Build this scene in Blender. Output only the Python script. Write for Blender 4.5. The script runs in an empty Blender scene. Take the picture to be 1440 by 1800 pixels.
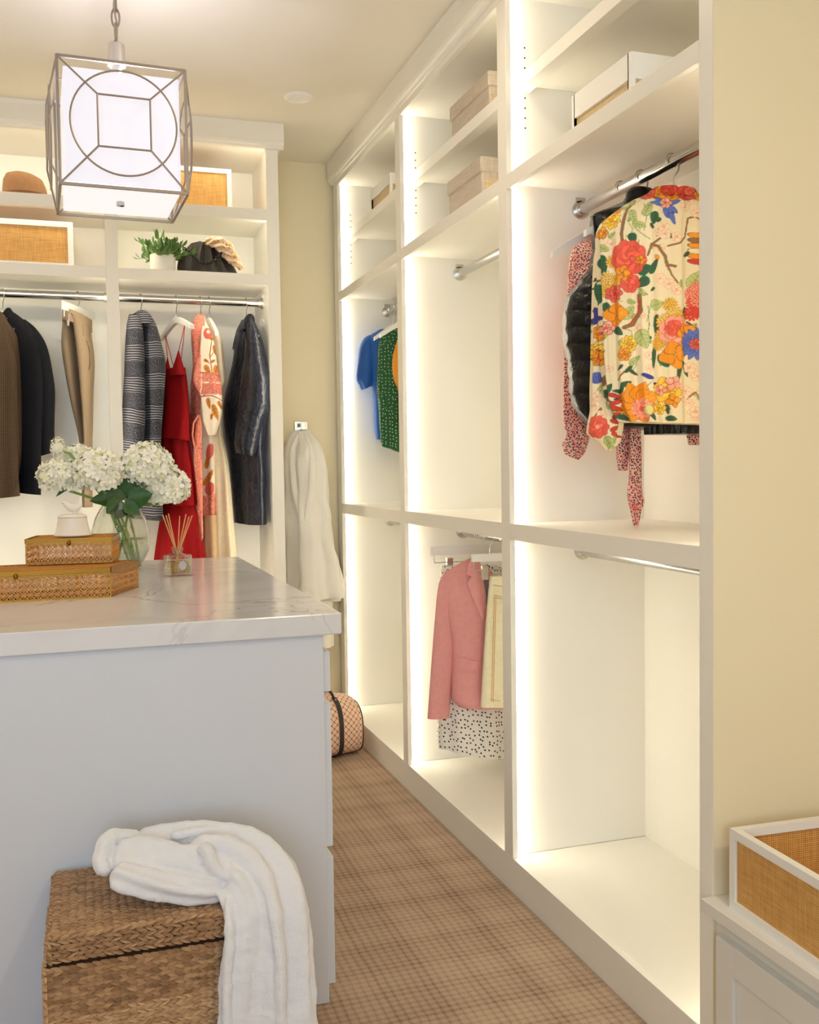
import bpy, bmesh, math, random
import numpy as np
from mathutils import Vector, Matrix, noise

random.seed(7)
SC = bpy.context.scene
COL = SC.collection
PI = math.pi

# ------------------------------------------------------------------ camera, world, exposure, large lights
CAM_P = np.array([0.0, 0.0, 1.27])
F_PX = 1741.0
FW = np.array([0.31260959, 0.9488282, -0.04472455])
RT = np.array([0.94948788, -0.31348911, -0.01404813])
UP = np.array([0.02734992, 0.03807384, 0.99890058])
cd = bpy.data.cameras.new('camera')
cam = bpy.data.objects.new('camera', cd)
COL.objects.link(cam)
cd.sensor_fit = 'HORIZONTAL'
cd.sensor_width = 36.0
cd.lens = F_PX / 1440 * 36
cd.clip_start = 0.05
M4 = Matrix(((RT[0], UP[0], -FW[0], 0), (RT[1], UP[1], -FW[1], 0), (RT[2], UP[2], -FW[2], 1.27), (0, 0, 0, 1)))
cam.matrix_world = M4
SC.camera = cam

world = bpy.data.worlds.new('world')
SC.world = world
world.use_nodes = True
wb = world.node_tree.nodes['Background']
wb.inputs[0].default_value = (0.75, 0.85, 1.0, 1)
wb.inputs[1].default_value = 1.0
SC.view_settings.view_transform = 'Standard'
SC.view_settings.look = 'None'
SC.view_settings.exposure = 0.24
SC.view_settings.gamma = 1.0
SC.view_settings.use_curve_mapping = False
SC.cycles.max_bounces = 10
SC.cycles.diffuse_bounces = 6
SC.cycles.glossy_bounces = 4
SC.cycles.transparent_max_bounces = 16
SC.cycles.sample_clamp_indirect = 6.0

LED_POWER = 15.0           # radiance of the closet light strips
LED_COL = (1.0, 0.905, 0.70)
LED_BACK = 15.5


def area_light(name, loc, rot, sx, sy, watts, colour):
    l = bpy.data.lights.new(name, 'AREA')
    l.shape = 'RECTANGLE'
    l.size, l.size_y = sx, sy
    l.energy = watts
    l.color = colour
    o = bpy.data.objects.new(name, l)
    o.location = loc
    o.rotation_euler = rot
    COL.objects.link(o)
    return o


# daylight through the window in the wall behind the camera
area_light('window_daylight', (-0.55, -1.52, 1.55), (math.radians(90), 0, 0), 1.5, 1.5, 52, (0.60, 0.76, 1.0))


def at_x(u, v, X):
    d = FW + RT * (u - 720) / F_PX - UP * (v - 900) / F_PX
    return CAM_P + d * (X - CAM_P[0]) / d[0]


def at_y(u, v, Y):
    d = FW + RT * (u - 720) / F_PX - UP * (v - 900) / F_PX
    return CAM_P + d * (Y - CAM_P[1]) / d[1]


def at_z(u, v, Z):
    d = FW + RT * (u - 720) / F_PX - UP * (v - 900) / F_PX
    return CAM_P + d * (Z - CAM_P[2]) / d[2]


def facing_plane(u, v, p):
    """the point of a photo pixel on the upright plane through p square to the line of sight"""
    n = np.array([p[0], p[1], 0.0])
    d = FW + RT * (u - 720) / F_PX - UP * (v - 900) / F_PX
    return CAM_P + d * (np.dot(np.array(p) - CAM_P, n) / np.dot(d, n))


# ------------------------------------------------------------------ materials
def lin(c):
    return tuple((x / 12.92 if x <= 0.04045 else ((x + 0.055) / 1.055) ** 2.4) for x in c)


def rgb(r, g, b):
    return lin((r / 255, g / 255, b / 255))


MATS = {}


class NT:
    def __init__(s, name, rough=0.5, metal=0.0, col=(0.8, 0.8, 0.8), **kw):
        m = bpy.data.materials.new(name)
        m.use_nodes = True
        s.m, s.t = m, m.node_tree
        s.b = s.t.nodes['Principled BSDF']
        s.b.inputs['Base Color'].default_value = (*col, 1)
        s.b.inputs['Roughness'].default_value = rough
        s.b.inputs['Metallic'].default_value = metal
        for k, v in kw.items():
            s.b.inputs[k.replace('_', ' ')].default_value = v
        MATS[name] = m

    def n(s, typ, **props):
        nd = s.t.nodes.new(typ)
        for k, v in props.items():
            setattr(nd, k, v)
        return nd

    def put(s, sock, v):
        if hasattr(v, 'outputs'):
            s.t.links.new(v.outputs[0], sock)
        elif hasattr(v, 'is_output'):
            s.t.links.new(v, sock)
        else:
            sock.default_value = v

    def math(s, op, a, b=0.0, c=None, clamp=False):
        nd = s.n('ShaderNodeMath', operation=op, use_clamp=clamp)
        s.put(nd.inputs[0], a)
        s.put(nd.inputs[1], b)
        if c is not None:
            s.put(nd.inputs[2], c)
        return nd.outputs[0]

    def coord(s, kind='Object', scale=(1, 1, 1), rot=(0, 0, 0)):
        tc = s.n('ShaderNodeTexCoord')
        mp = s.n('ShaderNodeMapping')
        mp.inputs['Scale'].default_value = scale
        mp.inputs['Rotation'].default_value = rot
        s.t.links.new(tc.outputs[kind], mp.inputs[0])
        return mp.outputs[0]

    def noise(s, vec, scale=5, detail=3, rough=0.5, dist=0.0):
        nd = s.n('ShaderNodeTexNoise')
        s.t.links.new(vec, nd.inputs['Vector'])
        nd.inputs['Scale'].default_value = scale
        nd.inputs['Detail'].default_value = detail
        nd.inputs['Roughness'].default_value = rough
        nd.inputs['Distortion'].default_value = dist
        return nd.outputs[0]

    def ramp(s, fac, stops, interp='LINEAR'):
        nd = s.n('ShaderNodeValToRGB')
        nd.color_ramp.interpolation = interp
        el = nd.color_ramp.elements
        while len(el) > len(stops):
            el.remove(el[-1])
        while len(el) < len(stops):
            el.new(0.5)
        for e, (p, c) in zip(el, stops):
            e.position = p
            e.color = (*c, 1) if len(c) == 3 else c
        s.put(nd.inputs[0], fac)
        return nd.outputs[0]

    def mix(s, fac, a, b, blend='MIX'):
        nd = s.n('ShaderNodeMix', data_type='RGBA', blend_type=blend)
        s.put(nd.inputs[0], fac)
        for i, v in ((6, a), (7, b)):
            if isinstance(v, tuple):
                nd.inputs[i].default_value = (*v, 1)
            else:
                s.put(nd.inputs[i], v)
        return nd.outputs[2]

    def sep(s, vec):
        nd = s.n('ShaderNodeSeparateXYZ')
        s.t.links.new(vec, nd.inputs[0])
        return nd.outputs

    def colour(s, sock):
        s.t.links.new(sock, s.b.inputs['Base Color'])

    def bump(s, h, strength=0.3, dist=0.002):
        nd = s.n('ShaderNodeBump')
        nd.inputs['Strength'].default_value = strength
        nd.inputs['Distance'].default_value = dist
        s.put(nd.inputs['Height'], h)
        s.t.links.new(nd.outputs[0], s.b.inputs['Normal'])


def plain(name, col, rough=0.5, metal=0.0, bump=None, var=0.0, **kw):
    m = NT(name, rough, metal, col, **kw)
    if bump or var:
        c = m.coord('Object')
        nz = m.noise(c, bump[0] if bump else 8, 3)
        if bump:
            m.bump(nz, bump[1], bump[2])
        if var:
            n2 = m.noise(c, 9, 3)
            f = m.math('MULTIPLY', m.math('SUBTRACT', n2, 0.5), var * 2)
            m.colour(m.mix(m.math('ADD', f, 0.5, clamp=True), tuple(x * (1 - var) for x in col), tuple(min(1, x * (1 + var)) for x in col)))
    return m.m


PAINT = plain('closet_paint', (0.88, 0.855, 0.79), 0.38, bump=(220, 0.03, 0.001))
WALL = plain('cream_wall_paint', (0.83, 0.745, 0.535), 0.75, bump=(260, 0.05, 0.001))
CEIL = plain('ceiling_paint', (0.80, 0.755, 0.665), 0.8)
ISLAND = plain('island_paint', (0.64, 0.67, 0.74), 0.4, bump=(200, 0.03, 0.001))
BENCHP = plain('bench_paint', (0.76, 0.75, 0.71), 0.45)
WHITE = plain('white_plastic', (0.86, 0.85, 0.82), 0.4)
WHITEWOOD = plain('white_painted_wood', (0.84, 0.83, 0.80), 0.45)
CHROME = plain('chrome', (0.52, 0.51, 0.49), 0.2, 1.0)
STEEL = plain('hook_steel', (0.62, 0.60, 0.56), 0.25, 1.0)
NICKEL = plain('champagne_nickel', (0.37, 0.315, 0.27), 0.4, 0.6)
BRASS = plain('aged_brass', rgb(140, 98, 30), 0.35, 0.85, var=0.2)
DARK = plain('dark_hole', (0.02, 0.02, 0.02), 0.8)
BLACKL = plain('black_leather', (0.022, 0.017, 0.015), 0.45, bump=(120, 0.2, 0.002))


def emit(name, col, power, base=(0.9, 0.9, 0.9)):
    m = NT(name, 0.6, 0, base)
    m.b.inputs['Emission Color'].default_value = (*col, 1)
    m.b.inputs['Emission Strength'].default_value = power
    return m.m


LED = emit('light_strip_diffuser', LED_COL, LED_POWER)
LEDB = emit('light_strip_diffuser_rear', LED_COL, LED_BACK)
SHADE = emit('lit_fabric_shade', (0.92, 0.905, 1.0), 0.58, (0.42, 0.41, 0.44))
SHADEB = emit('lit_lower_diffuser', (0.97, 0.97, 1.0), 0.62, (0.5, 0.5, 0.52))

m = NT('plaid_carpet', 0.95, 0, (0.4, 0.3, 0.2))
c = m.coord('Object')
wob = m.noise(c, 6, 2)
x, y, z = m.sep(c)
xs = m.math('ADD', x, m.math('MULTIPLY', wob, 0.012))
ys = m.math('ADD', y, m.math('MULTIPLY', wob, 0.012))


def stripes(m, v, freq, ph, sharp):
    return m.math('POWER', m.math('ADD', m.math('MULTIPLY', m.math('SINE', m.math('ADD', m.math('MULTIPLY', v, freq), ph)), 0.5), 0.5), sharp)


def plaid(m, v):
    a = m.math('MULTIPLY', stripes(m, v, 2 * PI / 0.0215, 0.3, 2.5), 0.42)
    b = m.math('MULTIPLY', stripes(m, v, 2 * PI / 0.118, 1.1, 2.5), 0.34)
    cc = m.math('MULTIPLY', stripes(m, v, 2 * PI / 0.27, 2.1, 2.0), 0.26)
    return m.math('ADD', m.math('MULTIPLY', a, m.math('ADD', 0.85, m.math('MULTIPLY', b, 1.2))), m.math('ADD', m.math('MULTIPLY', b, 0.34), m.math('MULTIPLY', cc, 0.7)))


pl = m.math('MULTIPLY', m.math('ADD', plaid(m, xs), plaid(m, ys)), 0.5)
fine = m.noise(c, 420, 2)
f2 = m.math('ADD', m.math('MULTIPLY', pl, 0.95), m.math('MULTIPLY', m.math('SUBTRACT', fine, 0.5), 0.7))
m.colour(m.ramp(f2, [(0.05, rgb(186, 162, 140)), (0.38, rgb(158, 133, 112)), (0.78, rgb(98, 77, 64))]))
m.bump(fine, 0.6, 0.004)
CARPET = m.m

m = NT('white_marble', 0.16, 0, (0.8, 0.8, 0.8))
c = m.coord('Object', (1, 0.75, 1), (0, 0, 0.6))
n1 = m.noise(c, 1.9, 5, 0.55, 0.7)
v1 = m.math('ABSOLUTE', m.math('SUBTRACT', n1, 0.5))
vein = m.math('SUBTRACT', 1.0, m.math('MULTIPLY', v1, 110), clamp=True)
n2 = m.noise(c, 1.4, 4, 0.55, 1.2)
soft = m.math('SUBTRACT', 1.0, m.math('MULTIPLY', m.math('ABSOLUTE', m.math('SUBTRACT', n2, 0.53)), 16), clamp=True)
msk = m.math('MULTIPLY', m.math('SUBTRACT', m.noise(c, 2.3, 2), 0.38), 4.0, clamp=True)
f = m.math('ADD', m.math('MULTIPLY', vein, m.math('MULTIPLY', msk, 0.62)), m.math('MULTIPLY', soft, 0.13), clamp=True)
m.colour(m.mix(f, (0.735, 0.74, 0.78), (0.34, 0.32, 0.32)))
MARBLE = m.m


def weave_mat(name, base, dark, light, pitch=0.004, kind='Object', amp=0.5):
    m = NT(name, 0.6, 0, base)
    c = m.coord(kind)
    x, y, z = m.sep(c)
    fq = 2 * PI / pitch
    h = m.math('ADD', x, y)
    a = m.math('SINE', m.math('MULTIPLY', h, fq))
    b = m.math('SINE', m.math('MULTIPLY', z, fq))
    g = m.math('MULTIPLY', m.math('ADD', a, b), 0.25)
    st = m.noise(m.coord(kind, (1, 1, 14)), 16, 3)
    st2 = m.noise(m.coord(kind, (10, 10, 1)), 16, 3)
    f = m.math('ADD', m.math('MULTIPLY', g, amp), m.math('ADD', m.math('MULTIPLY', st, 0.5), m.math('MULTIPLY', st2, 0.5)))
    m.colour(m.ramp(f, [(0.2, dark), (0.5, base), (0.8, light)]))
    m.bump(g, 0.5, 0.001)
    return m.m


RATTAN = weave_mat('woven_rattan', rgb(208, 156, 82), rgb(168, 112, 48), rgb(230, 188, 118), 0.0042, amp=0.75)
RAFFIA = weave_mat('pale_raffia', rgb(205, 180, 135), rgb(172, 142, 100), rgb(225, 205, 165), 0.006)
LINEN = weave_mat('beige_linen', rgb(196, 182, 165), rgb(170, 152, 136), rgb(214, 203, 188), 0.003, amp=0.4)
CANE = plain('cane_strand', rgb(214, 150, 72), 0.45, var=0.22)

m = NT('seagrass', 0.62, 0, (0.4, 0.25, 0.1))
oi = m.n('ShaderNodeObjectInfo')
geo = m.n('ShaderNodeNewGeometry')
c = m.coord('Generated', (30, 4, 4))
nz = m.noise(m.coord('Object', (40, 260, 260)), 1.0, 2)
rr = m.math('ADD', m.math('ADD', m.math('MULTIPLY', oi.outputs['Random'], 0.35), m.math('MULTIPLY', geo.outputs['Random Per Island'], 0.35)), m.math('MULTIPLY', nz, 0.45))
m.colour(m.ramp(rr, [(0.15, rgb(108, 76, 50)), (0.5, rgb(170, 132, 95)), (0.9, rgb(212, 178, 138))]))
m.bump(nz, 0.35, 0.001)
SEAGRASS = m.m
BASKETIN = plain('basket_core', rgb(70, 44, 22), 0.9)


def towel_mat(name, col):
    m = NT(name, 0.95, 0, col, Sheen_Weight=0.4, Sheen_Roughness=0.5)
    nz = m.noise(m.coord('Object'), 330, 3, 0.7)
    n2 = m.noise(m.coord('Object'), 45, 2)
    m.bump(m.math('ADD', nz, m.math('MULTIPLY', n2, 0.8)), 0.55, 0.004)
    return m.m


TOWEL = towel_mat('white_plush', (0.78, 0.785, 0.83))
ROBE = towel_mat('cream_terry', (0.90, 0.87, 0.80))


def cloth(name, col, rough=0.85, grain=300, strength=0.25, var=0.0, **kw):
    m = NT(name, rough, 0, col, **kw)
    c = m.coord('Object')
    nz = m.noise(c, grain, 2)
    m.bump(nz, strength, 0.001)
    m.colour(m.mix(m.math('MULTIPLY', m.math('ADD', m.math('MULTIPLY', nz, 0.6), m.math('MULTIPLY', m.noise(c, 60, 2), 0.4)), 1.0),
                   tuple(x * (0.7 - var) for x in col), tuple(min(1, x * (1.3 + var)) for x in col)))
    return m.m


NAVY = cloth('navy_wool', (0.008, 0.009, 0.013), Specular_IOR_Level=0.15)
REDC = cloth('red_chiffon', (0.27, 0.001, 0.004), 0.75, Specular_IOR_Level=0.2)
CREAMC = cloth('cream_silk', (0.72, 0.62, 0.45), 0.5)
TANSLIP = cloth('tan_slip', (0.52, 0.36, 0.20), 0.6)
BLUEC = cloth('royal_blue_crepe', (0.008, 0.085, 0.36), 0.7)
ORANGEC = cloth('orange_knit', (0.75, 0.30, 0.02), 0.8)
PINKWOOL = cloth('rose_pink_wool', rgb(222, 156, 154), 0.85, 500, 0.3, -0.1, Specular_IOR_Level=0.2)
GREYLINE = cloth('grey_lining', (0.16, 0.14, 0.17), 0.6)
DENIMC = cloth('cream_denim', rgb(252, 234, 198), 0.8)
STITCH = plain('tan_stitching', rgb(214, 160, 90), 0.8)
REDTRIM = cloth('red_trim', (0.5, 0.05, 0.05))
BLUECOT = cloth('blue_striped_cotton', (0.06, 0.10, 0.42))
FELT = cloth('tan_felt', rgb(150, 110, 76), 0.95, 500, 0.2)
FELTB = cloth('tan_felt_band', rgb(122, 84, 52), 0.9, 500, 0.2)


def glossy_black(name, col, rough):
    m = NT(name, rough, 0, col, Specular_IOR_Level=0.32)
    c = m.coord('Object')
    m.bump(m.math('ADD', m.noise(c, 26, 3, 0.6, 0.8), m.math('MULTIPLY', m.noise(c, 90, 2), 0.1)), 0.6, 0.010)
    return m.m


PUFFER = glossy_black('glossy_black_nylon', (0.004, 0.004, 0.005), 0.3)
RAIN = glossy_black('glossy_navy_vinyl', (0.008, 0.010, 0.020), 0.27)

# check weave of the suit cloths
for nm, base, d, pitch in (('brown_check_tweed', rgb(84, 64, 44), rgb(54, 40, 27), 0.0085), ('taupe_suiting', rgb(150, 130, 106), rgb(126, 108, 88), 0.0034)):
    m = NT(nm, 0.9, 0, base)
    x, y, z = m.sep(m.coord('UV'))
    a = m.math('SINE', m.math('MULTIPLY', x, 2 * PI / pitch))
    b = m.math('SINE', m.math('MULTIPLY', y, 2 * PI / pitch))
    g = m.math('ADD', m.math('MULTIPLY', m.math('ADD', a, b), 0.22), m.math('MULTIPLY', m.noise(m.coord('Object'), 380, 2), 0.8))
    m.colour(m.ramp(g, [(0.1, d), (0.6, base), (1.0, tuple(min(1, k * 1.35) for k in base))]))
    m.bump(g, 0.3, 0.001)
BROWNT, TAUPE = MATS['brown_check_tweed'], MATS['taupe_suiting']

# navy and white striped knit: bands of close white lines alternating with mottled bands
m = NT('striped_tweed', 0.9, 0, (0.1, 0.1, 0.1))
u_, v_, w_ = m.sep(m.coord('UV'))
wv = m.math('ADD', v_, m.math('MULTIPLY', m.noise(m.coord('UV'), 14, 2), 0.012))
lines = m.math('GREATER_THAN', m.math('SINE', m.math('MULTIPLY', wv, 2 * PI / 0.0105)), 0.25)
band = m.math('GREATER_THAN', m.math('SINE', m.math('MULTIPLY', wv, 2 * PI / 0.135)), -0.05)
mott = m.math('GREATER_THAN', m.noise(m.coord('UV'), 260, 2), 0.56)
fac = m.math('ADD', m.math('MULTIPLY', lines, band), m.math('MULTIPLY', m.math('MULTIPLY', mott, 0.55), m.math('SUBTRACT', 1.0, band)))
m.colour(m.mix(m.math('MULTIPLY', fac, m.math('ADD', m.noise(m.coord('UV'), 300, 2), 0.35)), (0.009, 0.010, 0.020), (0.21, 0.205, 0.23)))
STRIPED = m.m


def dots(name, base, layers, rough=0.75):
    m = NT(name, rough, 0, base)
    out = None
    for col, scale, rad, jit in layers:
        vo = m.n('ShaderNodeTexVoronoi', voronoi_dimensions='2D')
        vo.inputs['Scale'].default_value = scale
        vo.inputs['Randomness'].default_value = jit
        m.t.links.new(m.coord('UV'), vo.inputs['Vector'])
        k = m.math('LESS_THAN', vo.outputs['Distance'], rad)
        out = m.mix(k, out if out is not None else base, col)
    m.colour(out)
    return m.m


GREENDOT = dots('green_white_dot', (0.006, 0.085, 0.022), [((0.62, 0.66, 0.5), 58, 0.14, 0.5)])
WHITEDOT = dots('white_black_dot', (0.84, 0.80, 0.74), [((0.012, 0.01, 0.01), 56, 0.19, 0.75)])
m = NT('pink_speckled_georgette', 0.75, 0, (0.8, 0.5, 0.5))
vo = m.n('ShaderNodeTexVoronoi', voronoi_dimensions='2D')
vo.inputs['Scale'].default_value = 150
m.t.links.new(m.coord('UV'), vo.inputs['Vector'])
k = m.math('LESS_THAN', vo.outputs['Distance'], 0.34)
big = m.noise(m.coord('UV'), 18, 2)
spot = m.ramp(m.n('ShaderNodeSeparateColor').outputs[0], [(0, (0, 0, 0)), (1, (1, 1, 1))])
sc_ = m.n('ShaderNodeSeparateColor')
m.t.links.new(vo.outputs['Color'], sc_.inputs[0])
spot = m.ramp(sc_.outputs[0], [(0.0, (0.02, 0.015, 0.03)), (0.45, (0.03, 0.02, 0.05)), (0.6, (0.62, 0.06, 0.05)), (0.85, (0.10, 0.09, 0.16)), (1, (0.6, 0.1, 0.08))], 'CONSTANT')
bse = m.ramp(big, [(0.3, rgb(236, 196, 178)), (0.55, rgb(226, 160, 148)), (0.75, rgb(214, 110, 100))])
m.colour(m.mix(k, bse, spot))
PINKDOT = m.m

# quilted diamond print of the duffel
m = NT('blush_diamond_print', 0.6, 0, rgb(222, 176, 138))
u_, v_, w_ = m.sep(m.coord('UV'))
P_ = 0.029
a = m.math('ADD', m.math('DIVIDE', u_, P_), m.math('DIVIDE', v_, P_))
b = m.math('SUBTRACT', m.math('DIVIDE', u_, P_), m.math('DIVIDE', v_, P_))
fa = m.math('ABSOLUTE', m.math('SUBTRACT', m.math('FRACT', a), 0.5))
fb = m.math('ABSOLUTE', m.math('SUBTRACT', m.math('FRACT', b), 0.5))
ln = m.math('LESS_THAN', m.math('MINIMUM', fa, fb), 0.042)
dt = m.math('LESS_THAN', m.math('ADD', m.math('POWER', fa, 2.0), m.math('POWER', fb, 2.0)), 0.019)
m.colour(m.mix(m.math('MAXIMUM', ln, dt), rgb(230, 192, 168), (0.03, 0.015, 0.012)))
DUFFEL = m.m


def printed(name, rough=0.7):
    m = NT(name, rough, 0, (1, 1, 1))
    at = m.n('ShaderNodeAttribute', attribute_name='print')
    nz = m.noise(m.coord('Object'), 420, 2)
    m.t.links.new(at.outputs['Color'], m.b.inputs['Base Color'])
    m.bump(nz, 0.15, 0.001)
    return m.m


FLORAL = printed('floral_print')
PAISLEY = printed('paisley_print')


def thin_glass(name, tint, gloss=0.10):
    m = bpy.data.materials.new(name)
    m.use_nodes = True
    t = m.node_tree
    t.nodes.clear()
    out = t.nodes.new('ShaderNodeOutputMaterial')
    tr = t.nodes.new('ShaderNodeBsdfTransparent')
    tr.inputs[0].default_value = (*tint, 1)
    gl = t.nodes.new('ShaderNodeBsdfGlossy')
    gl.inputs['Roughness'].default_value = 0.03
    lw = t.nodes.new('ShaderNodeLayerWeight')
    lw.inputs[0].default_value = 0.32
    mul = t.nodes.new('ShaderNodeMath')
    mul.operation = 'MULTIPLY_ADD'
    mul.inputs[1].default_value = 0.6
    mul.inputs[2].default_value = gloss * 0.4
    mx = t.nodes.new('ShaderNodeMixShader')
    t.links.new(lw.outputs['Facing'], mul.inputs[0])
    t.links.new(mul.outputs[0], mx.inputs[0])
    t.links.new(tr.outputs[0], mx.inputs[1])
    t.links.new(gl.outputs[0], mx.inputs[2])
    t.links.new(mx.outputs[0], out.inputs[0])
    return m


GLASS = thin_glass('clear_glass', (0.95, 0.965, 0.95))
WATER = thin_glass('water', (0.93, 0.96, 0.90), 0.2)
OIL = thin_glass('pale_yellow_oil', (0.90, 0.86, 0.62), 0.1)
CERAMIC = plain('white_ceramic', (0.82, 0.78, 0.71), 0.3)
POT = plain('matte_white_pot', (0.80, 0.77, 0.73), 0.6)
LEAF = cloth('leaf_green', (0.11, 0.22, 0.055), 0.45, 60, 0.2, 0.2)
HLEAF = cloth('hydrangea_leaf', (0.02, 0.085, 0.008), 0.42, 60, 0.25, 0.2)
STEM = plain('green_stem', (0.20, 0.33, 0.06), 0.5, var=0.2)
m = NT('hydrangea_petal', 0.7, 0, (0.8, 0.82, 0.66))
geo = m.n('ShaderNodeNewGeometry')
m.colour(m.ramp(geo.outputs['Random Per Island'], [(0, (0.76, 0.78, 0.48)), (0.22, (0.90, 0.89, 0.74)), (1, (0.96, 0.95, 0.90))]))
m.b.inputs['Subsurface Weight'].default_value = 0.0
PETAL = m.m
REED = plain('reed_stick', rgb(214, 165, 110), 0.6)
m = NT('silk_scarf', 0.5, 0, (0.8, 0.6, 0.4))
nz = m.noise(m.coord('Object'), 55, 3, 0.6, 1.0)
m.colour(m.ramp(nz, [(0.30, rgb(70, 52, 40)), (0.40, rgb(206, 150, 60)), (0.47, rgb(216, 190, 164)), (0.7, rgb(226, 204, 182))]))
SCARF = m.m
m = NT('black_mesh_leather', 0.55, 0, (0.03, 0.025, 0.02))
x, y, z = m.sep(m.coord('Object'))
g = m.math('MULTIPLY', m.math('SINE', m.math('MULTIPLY', x, 2 * PI / 0.006)), m.math('SINE', m.math('MULTIPLY', z, 2 * PI / 0.006)))
m.colour(m.mix(m.math('ADD', m.math('MULTIPLY', g, 0.5), 0.5), (0.012, 0.009, 0.007), (0.05, 0.038, 0.03)))
m.bump(g, 0.5, 0.001)
MESHB = m.m
CHAINB = plain('black_metal_chain', (0.03, 0.03, 0.035), 0.25, 0.8)
SILVERLBL = plain('silver_label', (0.5, 0.5, 0.55), 0.35, 0.3)


# ------------------------------------------------------------------ mesh builder
class MB:
    def __init__(s):
        s.v, s.f, s.uv, s.col = [], [], None, None

    def add(s, vs, fs):
        o = len(s.v)
        s.v += [tuple(float(k) for k in p) for p in vs]
        s.f += [tuple(i + o for i in f) for f in fs]
        return s

    def box(s, x0, x1, y0, y1, z0, z1):
        x0, x1 = min(x0, x1), max(x0, x1)
        y0, y1 = min(y0, y1), max(y0, y1)
        z0, z1 = min(z0, z1), max(z0, z1)
        return s.add([(x0, y0, z0), (x1, y0, z0), (x1, y1, z0), (x0, y1, z0), (x0, y0, z1), (x1, y0, z1), (x1, y1, z1), (x0, y1, z1)],
                     [(0, 3, 2, 1), (4, 5, 6, 7), (0, 1, 5, 4), (1, 2, 6, 5), (2, 3, 7, 6), (3, 0, 4, 7)])

    def bar(s, a, b, w, h, up=(0, 0, 1), w2=None, h2=None):
        """a rectangular bar from a to b, w across and h along up"""
        a, b = Vector(a), Vector(b)
        d = (b - a).normalized()
        u = Vector(up)
        if abs(d.dot(u)) > 0.98:
            u = Vector((0, 1, 0)) if abs(d.y) < 0.9 else Vector((1, 0, 0))
        r = d.cross(u).normalized()
        u = r.cross(d).normalized()
        w2 = w if w2 is None else w2
        h2 = h if h2 is None else h2
        vs = []
        for p, ww, hh in ((a, w, h), (b, w2, h2)):
            vs += [p - r * ww / 2 - u * hh / 2, p + r * ww / 2 - u * hh / 2, p + r * ww / 2 + u * hh / 2, p - r * ww / 2 + u * hh / 2]
        return s.add(vs, [(3, 2, 1, 0), (4, 5, 6, 7), (0, 1, 5, 4), (1, 2, 6, 5), (2, 3, 7, 6), (3, 0, 4, 7)])

    def tube(s, pts, r, n=8, closed=False, flat=1.0):
        pts = [Vector(p) for p in pts]
        m = len(pts)
        rs = r if hasattr(r, '__len__') else [r] * m
        ref = Vector((0, 0, 1))
        rings = []
        prev = None
        for i, p in enumerate(pts):
            a = pts[i - 1] if (i > 0 or closed) else p
            b = pts[(i + 1) % m] if (i < m - 1 or closed) else p
            d = (b - a).normalized()
            if prev is None:
                u = ref.cross(d)
                if u.length < 0.1:
                    u = Vector((1, 0, 0)).cross(d)
                u.normalize()
            else:
                u = (prev - d * prev.dot(d)).normalized()
            prev = u
            w = d.cross(u)
            rings.append([p + (u * math.cos(2 * PI * k / n) + w * math.sin(2 * PI * k / n) * flat) * rs[i] for k in range(n)])
        return s.loft(rings, cap=not closed, loop=closed)

    def loft(s, rings, cap=True, loop=False):
        n = len(rings[0])
        m = len(rings)
        vs = [p for rg in rings for p in rg]
        fs = []
        for i in range(m if loop else m - 1):
            j = (i + 1) % m
            for k in range(n):
                l = (k + 1) % n
                fs.append((i * n + k, i * n + l, j * n + l, j * n + k))
        if cap and not loop:
            fs.append(tuple(range(n - 1, -1, -1)))
            fs.append(tuple((m - 1) * n + k for k in range(n)))
        return s.add(vs, fs)

    def lathe(s, prof, c=(0, 0, 0), n=32, cap=True):
        rings = [[(c[0] + r * math.cos(2 * PI * k / n), c[1] + r * math.sin(2 * PI * k / n), c[2] + z) for k in range(n)] for r, z in prof]
        return s.loft(rings, cap)

    def cyl(s, a, b, r, n=16):
        return s.tube([a, b], r, n)

    def ball(s, c, rx, ry, rz, n=10, m=6, rot=None):
        rings = []
        for i in range(m + 1):
            t = PI * i / m
            rr = max(0.02, math.sin(t))
            rg = []
            for k in range(n):
                p = Vector((rx * rr * math.cos(2 * PI * k / n), ry * rr * math.sin(2 * PI * k / n), rz * math.cos(t)))
                if rot is not None:
                    p = rot @ p
                rg.append((c[0] + p.x, c[1] + p.y, c[2] + p.z))
            rings.append(rg)
        return s.loft(rings)

    def grid(s, rows):
        n = len(rows[0])
        vs = [p for r in rows for p in r]
        fs = [(i * n + k, i * n + k + 1, (i + 1) * n + k + 1, (i + 1) * n + k) for i in range(len(rows) - 1) for k in range(n - 1)]
        return s.add(vs, fs)

    def build(s, name, mat, parent=None, smooth=True, bevel=0.0, kind=None, subsurf=0, solid=0.0, org=None):
        base = world_loc(parent) if parent is not None else Vector((0, 0, 0))
        o_ = Vector(org) if org is not None else (base if parent is not None else centre_base(s.v))
        me = bpy.data.meshes.new(name)
        me.from_pydata([(p[0] - o_.x, p[1] - o_.y, p[2] - o_.z) for p in s.v], [], s.f)
        me.materials.append(mat)
        if s.uv is not None:
            ul = me.uv_layers.new(name='UVMap')
            li = np.zeros(len(me.loops), dtype=np.int32)
            me.loops.foreach_get('vertex_index', li)
            ul.data.foreach_set('uv', np.array(s.uv, dtype=np.float32)[li].ravel())
        if s.col is not None:
            ca = me.color_attributes.new('print', 'FLOAT_COLOR', 'POINT')
            ca.data.foreach_set('color', np.concatenate([np.array(s.col, dtype=np.float32), np.ones((len(s.col), 1), np.float32)], 1).ravel())
        bm = bmesh.new()
        bm.from_mesh(me)
        bmesh.ops.recalc_face_normals(bm, faces=bm.faces)
        bm.to_mesh(me)
        bm.free()
        if smooth:
            me.shade_smooth()
            try:
                me.set_sharp_from_angle(angle=math.radians(42))
            except Exception:
                pass
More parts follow.
